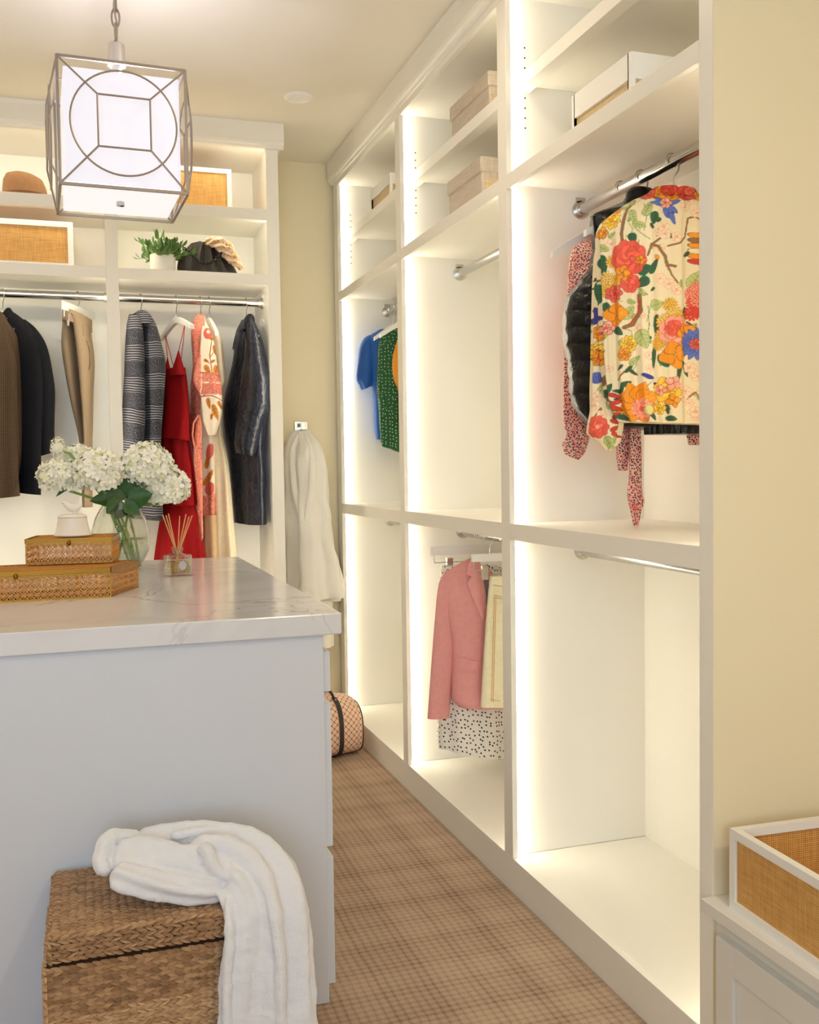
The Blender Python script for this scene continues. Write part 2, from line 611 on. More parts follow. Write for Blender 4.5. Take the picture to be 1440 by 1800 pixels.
        o = bpy.data.objects.new(name, me)
        COL.objects.link(o)
        if parent is not None:
            o.parent = parent
            o.location = o_ - base
        else:
            o.location = o_
        if bevel:
            md = o.modifiers.new('bevel', 'BEVEL')
            md.width = bevel
            md.segments = 2
            md.limit_method = 'ANGLE'
        if solid:
            md = o.modifiers.new('solid', 'SOLIDIFY')
            md.thickness = solid
            md.offset = 0
        if subsurf:
            md = o.modifiers.new('sub', 'SUBSURF')
            md.levels = md.render_levels = subsurf
        if kind:
            o['kind'] = kind
        return o


def centre_base(v):
    a = np.array(v)
    return Vector(((a[:, 0].min() + a[:, 0].max()) / 2, (a[:, 1].min() + a[:, 1].max()) / 2, a[:, 2].min()))


def world_loc(o):
    p = Vector((0, 0, 0))
    while o is not None:
        p += o.location
        o = o.parent
    return p


def thing(name, label, cat, loc, group=None):
    o = bpy.data.objects.new(name, None)
    o.empty_display_size = 0.05
    COL.objects.link(o)
    o.location = Vector([float(k) for k in loc])
    return tag(o, label, cat, group)


def tag(o, label, cat, group=None):
    o['label'], o['category'] = label, cat
    if group:
        o['group'] = group
    return o


def struct(o):
    o['kind'] = 'structure'
    return o


def copy_part(src, parent, loc, rot=None, scale=None):
    o = src.copy()
    COL.objects.link(o)
    o.parent = parent
    o.location = Vector(loc) - (world_loc(parent) if parent is not None else Vector((0, 0, 0)))
    if rot is not None:
        o.rotation_euler = rot
    if scale is not None:
        o.scale = scale
    return o


def interp(keys, m):
    """resample key rows smoothly (monotone cubic) to m rows; first column is the running value"""
    k = np.array(keys, float)
    t = np.linspace(k[0, 0], k[-1, 0], m)
    out = [t]
    h = np.diff(k[:, 0])
    for c in range(1, k.shape[1]):
        y = k[:, c]
        d = np.diff(y) / h
        mt = np.zeros(len(y))
        mt[0], mt[-1] = d[0], d[-1]
        for i in range(1, len(y) - 1):
            if d[i - 1] * d[i] > 0:
                w1, w2 = 2 * h[i] + h[i - 1], h[i] + 2 * h[i - 1]
                mt[i] = (w1 + w2) / (w1 / d[i - 1] + w2 / d[i])
        idx = np.clip(np.searchsorted(k[:, 0], t, 'right') - 1, 0, len(h) - 1)
        x = (t - k[idx, 0]) / h[idx]
        a0 = (1 + 2 * x) * (1 - x) ** 2
        a1 = x * (1 - x) ** 2
        a2 = x * x * (3 - 2 * x)
        a3 = x * x * (x - 1)
        out.append(a0 * y[idx] + a1 * h[idx] * mt[idx] + a2 * y[idx + 1] + a3 * h[idx] * mt[idx + 1])
    return np.array(out).T


# ------------------------------------------------------------------ room shell
ZC = 2.735
XF, XW = 1.184, 1.66        # face and back wall of the long closet
YB, YW = 4.25, 4.72         # face of the rear closet and the rear wall
struct(MB().box(-1.9, 1.8, -1.6, 4.9, -0.12, 0.0).build('floor', CARPET))
struct(MB().box(-1.9, 1.8, -1.6, 4.9, ZC, ZC + 0.12).build('ceiling', CEIL))
struct(MB().box(-1.9, 1.8, YW, YW + 0.12, 0, ZC).build('wall_back', WALL))
struct(MB().box(XW, XW + 0.12, -1.4, YW, 0, ZC).build('wall_right', WALL))
struct(MB().box(-1.9, -1.78, -1.4, YW, 0, ZC).build('wall_left', WALL))
w = MB()
for b in ((-1.78, -1.35, 0, ZC), (0.25, XW, 0, ZC), (-1.35, 0.25, 0, 0.8), (-1.35, 0.25, 2.35, ZC)):
    w.box(b[0], b[1], -1.5, -1.4, b[2], b[3])
struct(w.build('wall_front', WALL))
struct(MB().box(XF + 0.0005, XW, 1.6725, 1.6738, 0, ZC).box(XF + 0.02, XW, 1.6738, 1.688, 0, ZC).build('wall_alcove', WALL))
wn = MB().box(-1.35, 0.25, -1.48, -1.42, 0.8, 0.85).box(-1.35, 0.25, -1.48, -1.42, 2.30, 2.35)
for x in (-1.35, -0.575, 0.20):
    wn.box(x, x + 0.05, -1.48, -1.42, 0.85, 2.30)
wo = struct(wn.build('window_1', WHITEWOOD, bevel=0.004))
MB().box(-1.30, -0.575, -1.453, -1.449, 0.85, 2.30).build('pane', GLASS, wo, smooth=False)
MB().box(-0.525, 0.20, -1.453, -1.449, 0.85, 2.30).build('pane', GLASS, wo, smooth=False)


# ------------------------------------------------------------------ fitted closets
Z_BASE, Z_MB, Z_MT, Z_UB, Z_UT, Z_OT = 0.105, 1.055, 1.103, 2.068, 2.110, 2.612
SH_T, SH_B = 2.395, 2.356


def closet_rod(a, b, parent, n):
    """oval chrome rod with an end bracket at each side"""
    a, b = Vector(a), Vector(b)
    d = (b - a).normalized()
    r = MB()
    r.tube([a, b], 0.0165, 14, flat=1.0)
    rod = r.build('closet_rod', CHROME, parent)
    for p, q in ((a, d), (b, -d)):
        f = MB()
        f.tube([p, p + q * 0.006], 0.027, 16)
        f.tube([p + q * 0.006, p + q * 0.022], 0.0205, 16)
        side = Vector((0, 0, 1))
        f.bar(p + q * 0.003 + side * 0.02, p + q * 0.003 + side * 0.036, 0.03, 0.006, up=q)
        f.build('rod_bracket', STEEL, rod)
    return rod


right = thing('closet_cabinet', 'long open white closet wall with three lit bays of shelves and hanging rods', 'closet', (XF, 1.674, 0))
# upright face boards: far and near edge of each
STILES = [(1.674, 1.719), (2.657, 2.718), (3.654, 3.712), (4.628, 4.70)]
BAYS = [(1.719, 2.657), (2.718, 3.654), (3.712, 4.628)]
for a, b in STILES:
    MB().box(XF, XF + 0.017, a, b, Z_BASE, Z_OT).build('stile', PAINT, right, False, 0.0012)
for nm, z0, z1 in (('base_board', 0, Z_BASE), ('head_board', Z_OT, ZC)):
    MB().box(XF, XF + 0.017, 1.674, 4.70, z0, z1).build(nm, PAINT, right, False, 0.0012)
for a, b in BAYS:
    MB().box(XF, XF + 0.017, a, b, Z_MB, Z_MT).build('middle_rail', PAINT, right, False, 0.0012)
    MB().box(XF, XF + 0.017, a, b, Z_UB, Z_UT).build('upper_rail', PAINT, right, False, 0.0012)
    p0, p1 = a - 0.023, b + 0.023
    MB().box(XF + 0.017, XW - 0.012, p0, p1, Z_BASE - 0.02, Z_BASE - 0.001).build('bay_floor', PAINT, right, False)
    MB().box(XF + 0.017, XW - 0.012, p0, p1, Z_MT - 0.022, Z_MT - 0.001).build('fixed_shelf', PAINT, right, False)
    MB().box(XF + 0.017, XW - 0.012, p0, p1, Z_UT - 0.022, Z_UT - 0.001).build('fixed_shelf', PAINT, right, False)
    MB().box(XF + 0.017, XW - 0.012, p0, p1, Z_OT + 0.012, Z_OT + 0.03).build('bay_top', PAINT, right, False)
    s = MB().box(XF + 0.085, XW - 0.012, p0 + 0.001, p1 - 0.001, SH_T - 0.020, SH_T)
    sh = s.build('adjustable_shelf', PAINT, right, False)
    MB().box(XF + 0.045, XF + 0.085, p0 + 0.001, p1 - 0.001, SH_B, SH_T).build('shelf_nosing', PAINT, sh, False, 0.001)
MB().box(XW - 0.012, XW - 0.001, 1.70, 4.70, 0.02, ZC - 0.05).build('back_panel', PAINT, right, False)
for i, y in enumerate((1.690, 2.680, 3.677, 4.651)):
    MB().box(XF + 0.017, XW - 0.012, y, y + (0.006 if i == 0 else 0.015), Z_BASE, Z_OT + 0.012).build('divider_panel', PAINT, right, False)
cm = MB()
prof = [(0.0, 2.632), (-0.010, 2.634), (-0.012, 2.642), (-0.022, 2.646), (-0.026, 2.656), (-0.026, 2.72), (-0.03, ZC), (0.0, ZC)]
cm.loft([[(XF + x, y, z) for x, z in prof] for y in (1.60, 4.71)])
cm.build('crown_moulding', PAINT, right, False)
for bi, (a, b) in enumerate(BAYS):
    for z0, z1 in ((Z_BASE, Z_MB - 0.004), (Z_MT, Z_UB), (Z_UT, Z_OT)):
        for y0, y1 in ((b + 0.004, b + 0.022), (a - 0.022, a - 0.004)):
            MB().box(XF + 0.018, XF + 0.027, y0, y1, z0 + 0.004, z1 - 0.004).build('light_strip', LED, right, False)
    ph = MB()
    yp = b + 0.0225
    for z in [2.255 + 0.0287 * k for k in range(9)]:
        ph.tube([(XF + 0.071, yp, z), (XF + 0.071, yp - 0.0006, z)], 0.0028, 6)
    ph.build('peg_holes', DARK, right, kind='stuff')
    closet_rod((1.432, b + 0.022, 2.030), (1.432, a - 0.022, 2.030), right, 0)
    closet_rod((1.432, b + 0.022, 1.012), (1.432, a - 0.022, 1.012), right, 0)

rear = thing('closet_cabinet', 'white rear closet wall above the marble island holding suits, dresses, hat and potted plant', 'closet', (-0.1, YB, 0))
RST = [(-1.60, -1.55), (-0.65, -0.60), (0.113, 0.163), (0.778, 0.830)]
for a, b in RST:
    MB().box(a, b, YB, YB + 0.018, 0, Z_OT + 0.02).build('stile', PAINT, rear, False, 0.0012)
RB = [(-1.55, -0.65), (-0.60, 0.113), (0.163, 0.778)]
MB().box(-1.60, 0.830, YB, YB + 0.018, Z_OT + 0.02, ZC).build('head_board', PAINT, rear, False, 0.0012)
for a, b in RB:
    MB().box(a, b, YB, YB + 0.018, 2.058, 2.104).build('upper_rail', PAINT, rear, False, 0.0012)
    MB().box(a, b, YB, YB + 0.018, 0, 0.10).build('base_board', PAINT, rear, False, 0.0012)
    p0, p1 = a - 0.018, b + 0.018
    MB().box(p0, p1, YB + 0.018, YW - 0.012, 2.082, 2.103).build('fixed_shelf', PAINT, rear, False)
    MB().box(p0, p1, YB + 0.018, YW - 0.012, 0.08, 0.099).build('bay_floor', PAINT, rear, False)
    MB().box(p0, p1, YB + 0.018, YW - 0.012, Z_OT + 0.046, Z_OT + 0.06).build('bay_top', PAINT, rear, False)
    sh = MB().box(p0, p1, YB + 0.045, YW - 0.012, 2.362, 2.383).build('adjustable_shelf', PAINT, rear, False)
    MB().box(p0, p1, YB + 0.012, YB + 0.045, 2.335, 2.383).build('shelf_nosing', PAINT, sh, False, 0.001)
    MB().box(p0 + 0.02, p1 - 0.02, YB + 0.0455, YB + 0.054, 2.350, 2.3615).build('light_strip', LEDB, rear, False)
    if a > -1:
        closet_rod((p0, YB + 0.25, 2.022), (p1, YB + 0.25, 2.022), rear, 0)
for x in (-1.568, -0.632, 0.131, 0.796):
    MB().box(x, x + 0.015, YB + 0.018, YW - 0.012, 0.10, Z_OT + 0.046).build('divider_panel', PAINT, rear, False)
MB().box(0.811, 0.829, YB + 0.018, YW - 0.001, 0.0, ZC - 0.003).build('end_panel', PAINT, rear, False)
MB().box(-1.6, 0.811, YW - 0.012, YW - 0.001, 0.02, ZC - 0.05).build('back_panel', PAINT, rear, False)
cm = MB()
cm.loft([[(x, YB + 1.0 * px, z) for px, z in prof] for x in (-1.78, 0.853)])
MB().box(0.83, 0.853, YB, YW, 2.65, ZC - 0.002).build('crown_return', PAINT, rear, False)
cm.build('crown_moulding', PAINT, rear, False)
for a, b in RB:
    for z0, z1 in ((0.10, 2.055), (2.106, 2.335), (2.385, 2.63)):
        for x0, x1 in ((a - 0.016, a - 0.003), (b + 0.003, b + 0.016)):
            MB().box(x0, x1, YB + 0.019, YB + 0.027, z0 + 0.01, z1 - 0.01).build('light_strip', LEDB, rear, False)
    for z in (2.080, 2.654):
        MB().box(a + 0.01, b - 0.01, YB + 0.019, YB + 0.027, z - 0.012, z).build('light_strip', LEDB, rear, False)

# ------------------------------------------------------------------ island
IY0, IY1, IX0, IX1, IZ = 2.235, 3.86, -0.33, 0.566, 0.934
isl = thing('island_cabinet', 'pale grey painted island cabinet with drawers along the aisle', 'cabinet', ((IX0 + IX1) / 2, 3.05, 0))
CX1, CY0 = 0.525, 2.252
MB().box(IX0 + 0.04, CX1, CY0, IY1 - 0.03, 0, IZ - 0.0505).build('carcass', ISLAND, isl, False, 0.002)
for y0, y1 in ((2.272, 2.80), (2.806, 3.32), (3.326, 3.80)):
    for z0, z1 in ((0.035, 0.345), (0.37, 0.715), (0.742, 0.838)):
        d = MB().box(CX1, CX1 + 0.020, y0, y1, z0, z1).build('drawer', ISLAND, isl, False, 0.002)
top = MB().box(IX0, IX1, IY0, IY1, IZ - 0.050, IZ).build('countertop', MARBLE, None, False, 0.003)
tag(top, 'white veined marble countertop lying on the pale grey island', 'countertop')

# ------------------------------------------------------------------ low cabinet at the near right
bench = thing('low_cabinet', 'low white drawer cabinet beside the closet, under the white framed rattan tray', 'cabinet', (1.40, 0.9, 0))
BY0, BY1 = 0.2, 1.672
MB().box(1.190, XW - 0.002, BY0, BY1, 0, 0.374).build('carcass', BENCHP, bench, False, 0.002)
MB().box(1.154, XW - 0.002, BY0, BY1, 0.3745, 0.400).build('cabinet_top', BENCHP, bench, False, 0.0015)
for y0, y1 in ((0.92, 1.645), (0.21, 0.90)):
    d = MB()
    d.box(1.178, 1.19, y0, y1, 0.03, 0.334)
    df = d.build('drawer', BENCHP, bench, False)
    f = MB()
    f.box(1.170, 1.178, y0, y0 + 0.055, 0.03, 0.334).box(1.170, 1.178, y1 - 0.055, y1, 0.03, 0.334)
    f.box(1.170, 1.178, y0 + 0.055, y1 - 0.055, 0.03, 0.085).box(1.170, 1.178, y0 + 0.055, y1 - 0.055, 0.274, 0.334)
    f.build('drawer_frame', BENCHP, df, False, 0.0012)


# ------------------------------------------------------------------ framed rattan bins and lidded boxes
def framed_bin(name, label, cat, c, sx, sy, h, fr=0.02, rot=0.0, top_frame=None, mat=RATTAN, group=None):
    """open bin: a white wood frame along every edge with woven panels between; c is the centre of its base"""
    t = thing(name, label, cat, (c[0], c[1], c[2]), group)
    tf = top_frame or fr
    hx, hy = sx / 2, sy / 2
    R_ = Matrix.Rotation(rot, 4, 'Z')

    def wld(mb):
        mb.v = [tuple(R_ @ Vector(p) + Vector((c[0], c[1], c[2]))) for p in mb.v]
        return mb
    for ax, s in (('x', -1), ('x', 1), ('y', -1), ('y', 1)):
        mb, pn = MB(), MB()
        if ax == 'y':
            y0, y1 = (-hy, -hy + 0.016) if s < 0 else (hy - 0.016, hy)
            mb.box(-hx, -hx + fr, y0, y1, 0, h).box(hx - fr, hx, y0, y1, 0, h).box(-hx + fr, hx - fr, y0, y1, 0, fr).box(-hx + fr, hx - fr, y0, y1, h - tf, h)
            pn.box(-hx + fr, hx - fr, y0 + 0.006, y1 - 0.006, fr, h - tf)
        else:
            x0, x1 = (-hx, -hx + 0.016) if s < 0 else (hx - 0.016, hx)
            a, b = -hy + 0.016, hy - 0.016
            mb.box(x0, x1, a, a + fr - 0.016, 0, h).box(x0, x1, b - fr + 0.016, b, 0, h).box(x0, x1, a + fr - 0.016, b - fr + 0.016, 0, fr).box(x0, x1, a + fr - 0.016, b - fr + 0.016, h - tf, h)
            pn.box(x0 + 0.006, x1 - 0.006, a + fr - 0.016, b - fr + 0.016, fr, h - tf)
        f = wld(mb).build('frame_side', WHITEWOOD, t, False)
        wld(pn).build('woven_panel', mat, f, False)
    wld(MB().box(-hx + 0.016, hx - 0.016, -hy + 0.016, hy - 0.016, 0.002, 0.010)).build('bin_base', mat, t, False)
    return t


tc = at_z(1274.6, 1598, 0.4)
framed_bin('rattan_tray', 'white framed open rattan tray sitting on the low white cabinet', 'tray', (1.172 + 0.30 / 2, 1.612 - 0.52 / 2, 0.4), 0.30, 0.52, 0.158, 0.017, math.radians(-2.2))
# rear closet
pL, pR = at_y(300, 362, 4.36), at_y(408, 364, 4.36)
framed_bin('rattan_bin', 'white framed rattan bin behind the lantern on the upper shelf of the rear closet', 'bin', (pR[0] - 0.17, 4.36 + 0.14, 2.383), 0.34, 0.28, 0.185, 0.019)
pR = at_y(130, 460, 4.33)
framed_bin('rattan_bin', 'long white framed rattan bin standing below the tan felt hat', 'bin', (pR[0] - 0.22, 4.33 + 0.15, 2.104), 0.44, 0.30, 0.19, 0.022)
# right closet
framed_bin('rattan_bin', 'small white topped raffia bin behind the upper shelf edge of the farthest bay', 'bin', (1.26 + 0.15, 4.17, SH_T), 0.30, 0.29, 0.115, 0.012, 0, 0.045, RAFFIA)
framed_bin('rattan_bin', 'white topped raffia bin on the fixed shelf above the floral blouse', 'bin', (1.26 + 0.15, 2.25, Z_UT), 0.30, 0.30, 0.137, 0.012, 0, 0.062, RAFFIA)


def lidded_box(label, c, sx, sy, h):
    t = thing('lidded_box', label, 'box', c)
    x, y, z = c
    MB().box(x - sx / 2, x + sx / 2, y - sy / 2, y + sy / 2, z, z + h - 0.012).build('box_body', LINEN, t, True, 0.006)
    g = 0.006
    lid = MB().box(x - sx / 2 - g, x + sx / 2 + g, y - sy / 2 - g, y + sy / 2 + g, z + h - 0.05, z + h).build('box_lid', LINEN, t, True, 0.007)
    lb = MB()
    lb.box(x - sx / 2 + 0.012, x - sx / 2 + 0.075, y - sy / 2 - 0.002, y - sy / 2 + 0.001, z + h - 0.112, z + h - 0.072)
    lb.build('label_holder', RAFFIA, t, False, 0.001)


lidded_box('beige linen lidded box on the upper shelf of the middle bay', (1.256 + 0.15, 3.115, SH_T), 0.30, 0.338, 0.127)
lidded_box('beige linen lidded box under the upper shelf, on the fixed shelf of the middle bay', (1.256 + 0.15, 3.166, Z_UT), 0.30, 0.305, 0.165)

# ------------------------------------------------------------------ lantern, recessed light and added fill discs
PX, PY, PZ, PS = 0.1274, 3.0476, 2.2218, 0.34
lan = thing('pendant_lantern', 'square lantern in a champagne metal cage with circle motif, hanging over the island', 'pendant lamp', (PX, PY, PZ - PS / 2))
LROT = Matrix.Rotation(0.0411, 4, 'Z')


def lp(x, y, z):
    q = LROT @ Vector((x, y, z))
    return (PX + q.x, PY + q.y, PZ + q.z)


h = PS / 2
cage = MB()
T = 0.0075
for i in (-1, 1):
    for j in (-1, 1):
        cage.bar(lp(i * h, j * h, -h), lp(i * h, j * h, h), T, T, up=LROT @ Vector((1, 0, 0)))
        cage.bar(lp(i * h, -h, j * h), lp(i * h, h, j * h), T, T)
        cage.bar(lp(-h, i * h, j * h), lp(h, i * h, j * h), T, T)
cage.bar(lp(-h, 0, h), lp(h, 0, h), T, 0.004)
cage.bar(lp(0, -h, h), lp(0, h, h), T, 0.004)
cage.build('cage_frame', NICKEL, lan, False)
for k in range(4):
    RM = Matrix.Rotation(k * PI / 2, 4, 'Z')
    f = lambda a, b, o: lp(*(RM @ Vector((a, -h - o, b))))
    q = 0.0695
    mb = MB()
    for sx in (-1, 1):
        for sz in (-1, 1):
            mb.tube([f(sx * h, sz * h, 0), f(sx * q, sz * q, 0.028)], 0.0028, 6)
    for a, b in (((-q, -q), (q, -q)), ((q, -q), (q, q)), ((q, q), (-q, q)), ((-q, q), (-q, -q))):
        mb.tube([f(*a, 0.028), f(*b, 0.028)], 0.0028, 6)
    rc = 0.141
    t_ = (h - rc * 0.7071) / (h - q)
    mb.tube([f(rc * math.cos(a), rc * math.sin(a), 0.028 * t_ * 0.98) for a in [2 * PI * i / 56 for i in range(56)]], 0.0028, 6, closed=True)
    mb.build('circle_motif', NICKEL, lan)
sh = 0.154
mb = MB()
zt, zb = 0.150, -0.158
for k in range(4):
    RM = Matrix.Rotation(k * PI / 2, 4, 'Z')
    g = lambda a, o, z: lp(*(RM @ Vector((a, -o, z))))
    mb.add([g(-sh, sh, zb), g(sh, sh, zb), g(sh, sh, zt), g(-sh, sh, zt), g(-sh + .003, sh - .003, zb), g(sh - .003, sh - .003, zb), g(sh - .003, sh - .003, zt), g(-sh + .003, sh - .003, zt)],
           [(0, 1, 2, 3), (7, 6, 5, 4), (3, 2, 6, 7), (0, 4, 5, 1)])
shade = mb.build('fabric_shade', SHADE, lan, False)
mb = MB()
mb.add([lp(x, y, z) for z in (-0.160, -0.163) for x, y in ((-sh, -sh), (sh, -sh), (sh, sh), (-sh, sh))], [(0, 1, 2, 3), (7, 6, 5, 4), (0, 4, 5, 1), (1, 5, 6, 2), (2, 6, 7, 3), (3, 7, 4, 0)])
mb.build('bottom_diffuser', SHADEB, lan, False)
mb = MB()
c0 = lp(0, 0, -0.163)
mb.lathe([(0.003, 0), (0.011, -0.001), (0.012, -0.006), (0.011, -0.013), (0.002, -0.014)], c0, 20)
mb.build('finial', CHROME, lan)
mb = MB()
mb.lathe([(0.026, 0.0), (0.027, 0.004), (0.024, 0.006), (0.024, 0.060), (0.021, 0.063), (0.006, 0.066), (0.006, 0.075)], lp(0, 0, h + 0.055), 24)
mb.lathe([(0.012, 0), (0.012, 0.05)], lp(0, 0, h + 0.004), 16)
mb.build('socket_cap', plain('satin_nickel', (0.56, 0.51, 0.46), 0.4, 0.5), lan)
mb = MB()
mb.lathe([(0.022, 0), (0.026, 0.02), (0.026, 0.045), (0.02, 0.06)], lp(0, 0, h - 0.012), 20)
mb.build('clear_collar', GLASS, lan)
zc0 = PZ + h + 0.13
k = 0
while zc0 + k * 0.042 < ZC - 0.05:
    z0 = zc0 + k * 0.042
    ca, sa = (1, 0) if k % 2 else (0.25, 0.97)
    ring = []
    for i in range(18):
        a = 2 * PI * i / 18
        ring.append((PX + 0.011 * math.cos(a) * ca, PY + 0.011 * math.cos(a) * sa, z0 + 0.021 + 0.027 * math.sin(a)))
    mb = MB()
    mb.tube(ring, 0.0032, 6, closed=True)
    mb.build('chain_link', NICKEL, lan)
    k += 1
MB().tube([(PX + 0.004 * math.sin(9 * t), PY + 0.004 * math.cos(9 * t), zc0 + t * (ZC - 0.03 - zc0)) for t in [i / 20 for i in range(21)]], 0.0028, 6).build('lamp_cord', NICKEL, lan)
MB().lathe([(0.055, -0.002), (0.058, -0.010), (0.05, -0.022), (0.012, -0.028), (0.01, -0.04)], (PX, PY, ZC), 28).build('ceiling_rose', NICKEL, lan)
bl = bpy.data.lights.new('lantern_bulb', 'POINT')
bl.energy = 6
bl.color = (0.88, 0.87, 1.0)
bl.shadow_soft_size = 0.018
bo = bpy.data.objects.new('lantern_bulb', bl)
bo.parent = lan
bo.location = Vector(lp(0.0, 0.0, 0.075)) - lan.location
COL.objects.link(bo)

dl = thing('recessed_downlight', 'round white recessed downlight in the ceiling, switched off', 'ceiling light', (0.849, 3.90, ZC))
MB().lathe([(0.038, -0.001), (0.041, -0.009), (0.050, -0.010), (0.057, -0.004), (0.058, 0.0), (0.030, 0.0)], (0.849, 3.90, ZC), 32).build('trim_ring', WHITE, dl)
MB().lathe([(0.040, -0.0045), (0.036, -0.002), (0.001, -0.002)], (0.849, 3.90, ZC), 32, cap=True).build('lens', WHITE, dl)


def downlight(x, y, watts, size=0.16):
    """unseen ceiling disc added for warm fill; its area light sits just under it"""
    l = bpy.data.lights.new('fill_disc_light', 'AREA')
    l.shape = 'DISK'
    l.size = size
    l.energy = watts
    l.color = (1.0, 0.83, 0.60)
    o = bpy.data.objects.new('fill_disc_light', l)
    o.location = (x, y, ZC - 0.035)
    COL.objects.link(o)
    f = MB()
    f.lathe([(size / 2 + 0.012, 0), (size / 2 + 0.012, -0.02), (size / 2 + 0.004, -0.03), (0.002, -0.03)], (x, y, ZC - 0.001), 32)
    return f


for i, (x, y, wt) in enumerate(((1.0, -0.3, 16), (-0.9, 0.4, 1.5), (-1.2, 2.9, 6), (0.75, 2.45, 3))):  # fill discs out of view, added to warm and brighten the room
    tag(downlight(x, y, wt).build('fill_light_disc', WHITE), ('added fill light disc on the ceiling over the aisle before the low cabinet', 'added fill light disc on the ceiling behind the camera', 'added fill light disc on the ceiling beside the island, outside the view', 'added fill light disc on the ceiling above the near bay, out of view')[i], 'ceiling light', 'added fill light discs')


# ------------------------------------------------------------------ clothes
def hdir(p):
    d = np.array([p[0], p[1], 0.0])
    d /= np.linalg.norm(d)
    return d, np.array([d[1], -d[0], 0.0])


def tailor(rows, hook, alpha, k, dd=0.0, n=56, m=48, folds=(), wob=0.0, tilt=0.0, tilt_top=0.0, bmin=0.25, seed=0, power=1.0, chart=False):
    """a hanging cloth body: rows are (v, left, right) of its outline in the photo at the distance of its hook;
    alpha is how far its width turns away from the viewer, k its true width over its seen width"""
    hook = np.array(hook, float)
    d, s = hdir(hook)
    ca, sa = math.cos(math.radians(alpha)), math.sin(math.radians(alpha))
    W = s * ca + d * sa
    T = s * sa - d * ca
    R = interp(rows, m)
    rings, uvs, px = [], [], []
    vv = 0.0
    lastz = None
    for i, r in enumerate(R):
        PL, PR = facing_plane(r[1], r[0], hook), facing_plane(r[2], r[0], hook)
        c = (PL + PR) / 2 + d * dd
        w = np.linalg.norm(PR - PL) / 2
        z = c[2]
        if lastz is not None:
            vv += abs(lastz - z)
        lastz = z
        a = k * w
        b = math.sqrt(max(w * w - (a * ca) ** 2, (bmin * w) ** 2)) / abs(sa)
        f = i / (m - 1)
        rg, uvr, pr = [], [], []
        uu = 0.0
        prev = None
        for j in range(n):
            th = 2 * PI * j / n
            cs, sn = math.cos(th), math.sin(th)
            cs = math.copysign(abs(cs) ** power, cs)
            sn = math.copysign(abs(sn) ** power, sn)
            q = W * a * cs + T * b * sn
            g = 1.0
            off = 0.0
            for (cnt, a0, a1, ph, sharp) in folds:
                amp = a0 + (a1 - a0) * f
                sv = math.sin(cnt * th + ph + 0.7 * math.sin(3 * f + ph))
                sv = math.copysign(abs(sv) ** sharp, sv)
                off += amp * sv
            nrm = W * cs / max(a, 1e-4) + T * sn / max(b, 1e-4)
            nrm /= np.linalg.norm(nrm)
            p = c + q + nrm * off
            if wob:
                nz = noise.noise_vector(Vector((p[0] * 9 + seed, p[1] * 9, p[2] * 7)))
                p = p + np.array(nz) * wob
            sx = float(np.dot(q, s)) / max(w, 1e-5)
            p[2] += tilt * sx * f * f + tilt_top * sx * (1 - f) ** 3
            if prev is not None:
                uu += np.linalg.norm((p - prev)[:2])
            prev = p
            rg.append(p)
            uvr.append((uu, vv))
            pr.append(((r[1] + r[2]) / 2 + sx * (r[2] - r[1]) / 2, r[0], float(np.dot(nrm, d))))
        rings.append(rg)
        uvs += uvr
        px += pr
    mb = MB()
    mb.loft(rings)
    mb.uv = uvs
    mb.px = px
    mb.par = (hook, alpha, k, dd, bmin, R)
    return mb


def on_front(mb, u, v, out=0.002):
    """the point of a made garment's near surface behind a photo pixel, moved out a little"""
    hook, alpha, k, dd, bmin, R = mb.par
    d, s = hdir(hook)
    ca, sa = math.cos(math.radians(alpha)), math.sin(math.radians(alpha))
    vv = min(max(v, R[0, 0]), R[-1, 0])
    l, r = np.interp(vv, R[:, 0], R[:, 1]), np.interp(vv, R[:, 0], R[:, 2])
    PL, PR = facing_plane(l, v, hook), facing_plane(r, v, hook)
    c = (PL + PR) / 2
    w = np.linalg.norm(PR - PL) / 2
    a = k * w
    b = math.sqrt(max(w * w - (a * ca) ** 2, (bmin * w) ** 2)) / abs(sa)
    p = facing_plane(u, v, hook)
    x = min(0.995, max(-0.995, float(np.dot(p - c, s)) / w))
    phi = math.atan2(b * sa, a * ca)
    dep = min(a * sa * math.cos(t) - b * ca * math.sin(t) for t in (phi + math.acos(x), phi - math.acos(x)))
    q = p + d * (dep + dd - out)
    # slide along the line of sight so that the point stays behind its pixel
    e = FW + RT * (u - 720) / F_PX - UP * (v - 900) / F_PX
    return CAM_P + e * (np.dot(q - CAM_P, d) / np.dot(e, d))


def patch(mb, pts, out=0.003, thick=0.003, n=6):
    """a piece of cloth laid on a garment: strips between two edge lines given as pairs of pixels"""
    rows_f, rows_b = [], []
    for (ul, vl), (ur, vr) in pts:
        fr_ = [on_front(mb, ul + (ur - ul) * i / n, vl + (vr - vl) * i / n, out * (0.3 + 0.7 * math.sin(PI * (0.1 + 0.8 * i / n)))) for i in range(n + 1)]
        rows_f.append(fr_)
        rows_b.append([p + hdir(mb.par[0])[0] * thick for p in fr_[::-1]])
    o = MB()
    o.loft([a + b for a, b in zip(rows_f, rows_b)])
    o.uv = [(0, 0)] * len(o.v)
    return o


def gauge(px):
    return px


